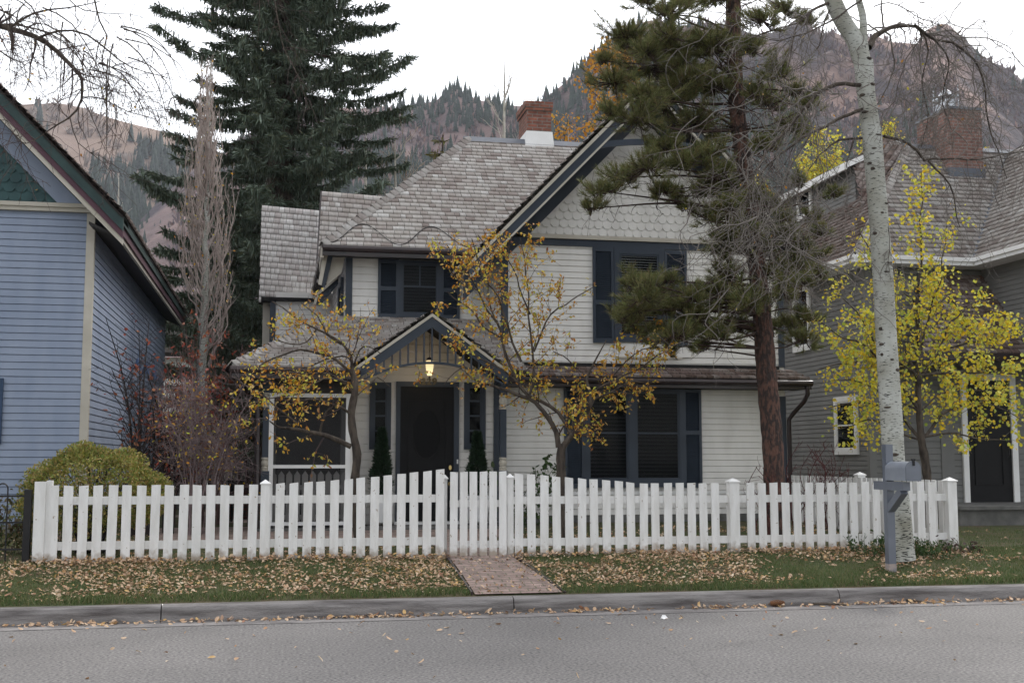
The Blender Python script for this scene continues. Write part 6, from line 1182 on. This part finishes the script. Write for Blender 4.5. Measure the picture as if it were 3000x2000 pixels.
# bare grey-purple brush on the slopes
brm = mat('far_brush', None, (.8, .8, .8), rough=1, island=[(.10, .08, .10), (.16, .12, .13), (.24, .18, .16), (.08, .065, .08), (.26, .15, .12)], scale=.05)
def brush(name, grids, hr, seed, m, per=9):
    r = np.random.default_rng(seed); pts = []
    for G, sel, cnt in grids:
        ny, nx, _ = G.shape
        for _ in range(cnt*4):
            j = r.integers(0, ny-1); i = r.integers(0, nx-1); p = G[j, i]+(G[j+1, i+1]-G[j, i])*r.random()
            if sel(p, j/(ny-1), r): pts.append(p)
            if len(pts) > 9000: break
    pts = np.array(pts); pts = np.repeat(pts, per, 0); N = len(pts); pts = pts+r.normal(size=(N, 3))*np.array([.7, .7, .3]); a, b_, c = frames(N, np.tile([0, 0, 1.], (N, 1)), .45, r)
    V, Fc = spread([(0, -.05, 0), (0, .05, 0), (.6, .13, 0), (1, .05, 0), (.9, -.1, 0)], [(0, 1, 2, 3, 4)], pts, a, b_, c, r.uniform(*hr, N)); return tag(mesh_obj(name, V, Fc, m, loc=tuple(pts[0])), kind='stuff')
brush('hillside_brush', [(RH_, lambda p, t, r: t > .15 and 1500 < pxof(p) < 3100 and nz_(p, .02, 4) > -.1, 2600), (MH_, lambda p, t, r: t > .3 and 500 < pxof(p) < 1600 and nz_(p, .02, 5) > -.2, 1500)], (2, 5), 12, brm)
brush('meadow_brush', [(LH_, lambda p, t, r: t > .3 and -100 < pxof(p) < 600 and nz_(p, .012, 6) > .12, 900)], (3, 7), 13, mat('pale_brush', None, (.8, .8, .8), rough=1, island=[(.30, .25, .23), (.24, .19, .17), (.36, .31, .27)], scale=.05))
# ------------------------------------------------------------------ nearer trees behind the houses
def bg_tree(label, px, pyt, Y, wpx, m, tw, seed, n=14, leafn=0, lm=None, size=.1, name='aspen_tree', pyb=None, group=None, spr=.5):
    rs = random.Random(seed); p0 = at(px, 1200, Y); z0 = .55; zt = Z_(pyt, Y, px); t = thing(name, label, 'tree', (p0.x, Y, z0), group); P = smooth([(p0.x, Y, z0-.2), (p0.x+rs.uniform(-.1, .1), Y, z0+(zt-z0)*.5), (p0.x, Y, zt)], .4); tr = (P, list(np.linspace(.014*(zt-z0)+.03, .01, len(P)))); wood('trunk', [tr], m, t, 8)
    W_ = wpx*Y/F; br = []
    for i in range(n):
        f_ = rs.uniform(.3, .95); q = P[int(f_*(len(P)-1))]; an = rs.random()*6.28; L_ = W_*(1.15-f_)*rs.uniform(.7, 1.1)+.3; d = Vector((math.cos(an), math.sin(an)*.8, .75)).normalized(); Q = wander(q, d, L_*1.3, 8, .1, .10, rs); br.append((Q, list(np.linspace(.035*(1.2-f_)+.01, .008, 9))))
    s1 = sprout(br, 4.5, (.4, 1.1), spread_=spr, bend=.12, upb=.4, n=5, rmin=.010, r=rs); s2 = sprout(s1, 2.6, (.25, .7), spread_=spr, bend=.14, upb=.3, n=4, rmin=.008, r=rs); wood('branches', br, m, t, 5); wood('twigs', s1+s2, tw, t, 3)
    if lm: leaves('foliage', leafpos(s1+s2, leafn, .12), size, lm, t, ROUND)
    return t
pw_ = mat('white_bark', (.58, .55, .50), (.42, .39, .35), rough=.9); ptw = mat('straw_twig', (.50, .42, .34), (.36, .29, .23), rough=.9)
bg_tree('bare white aspen standing behind the roof left of the chimney', 1478, 175, 34, 150, pw_, pw_, 51, 16); bg_tree('pale bare aspen behind the small roof to the right of the spruce', 1148, 385, 33, 120, pw_, ptw, 52, 20)
bg_tree('pale bare tree half hidden behind the right edge of the spruce', 1062, 370, 35, 90, pw_, ptw, 53, 14); bg_tree('small white barked tree above the eave of the blue house', 325, 505, 38, 90, pw_, pw_, 54, 14)
org = mat('orange_leaf', None, (.85, .8, .75), rough=.6, island=[(.55, .26, .03), (.60, .33, .04), (.50, .20, .02), (.58, .38, .06)], trans=.3)
bg_tree('orange leaved tree rising behind the left rake of the gable', 1800, 110, 30, 75, pw_, bark, 55, 34, 26, org, .085, 'aspen_tree'); bg_tree('small orange leaved treetop showing just right of the chimney', 1668, 372, 30, 50, pw_, bark, 56, 16, 24, org, .08)
bg_tree('yellow leaved tree behind the roof left of the white aspen trunk', 2440, 385, 42, 220, pw_, bark, 57, 50, 20, yellow, .11); bg_tree('yellow leaved tree behind the roof right of the brick chimney', 2930, 430, 46, 150, pw_, bark, 58, 26, 20, yellow, .11)
bg_tree('pale yellow tree between the white aspen trunk and the brick chimney', 2600, 340, 48, 170, pw_, bark, 59, 30, 20, yellow, .11); bg_tree('yellow leaved tree glimpsed behind the pine trunk', 2240, 470, 44, 90, pw_, bark, 60, 24, 20, yellow, .11)
gsm = mat('golden_fir', None, (.8, .8, .7), rough=.7, island=[(.16, .14, .03), (.11, .12, .03), (.20, .16, .04)], scale=1)
spruce('larch_tree', 'small golden green conifer behind the left slope of the main roof', (at(1290, 900, 36).x, 36, .55), Z_(395, 36, 1290)-.55, 1.6, 26, 61, gsm, hang=.2, dens=.8)
spruce('spruce_tree', 'dark spruce filling the gap behind the red shrubs', (at(700, 900, 38).x, 38, .55), 9, 3.4, 24, 62, spm, hang=.3, dens=1.3)
# ------------------------------------------------------------------ air
hz = bpy.data.materials.new('haze'); hz.use_nodes = True; n = hz.node_tree; n.nodes.clear(); o = n.nodes.new('ShaderNodeOutputMaterial'); v = n.nodes.new('ShaderNodeVolumePrincipled'); v.inputs['Color'].default_value = (.88, .90, 1, 1); v.inputs['Density'].default_value = .00016; n.links.new(v.outputs[0], o.inputs[1])
HAZE = True
if HAZE:
    b = MB(); b.box(-3200, 3200, -410, 1300, -3, 420); tag(b.build('haze', hz), kind='stuff')
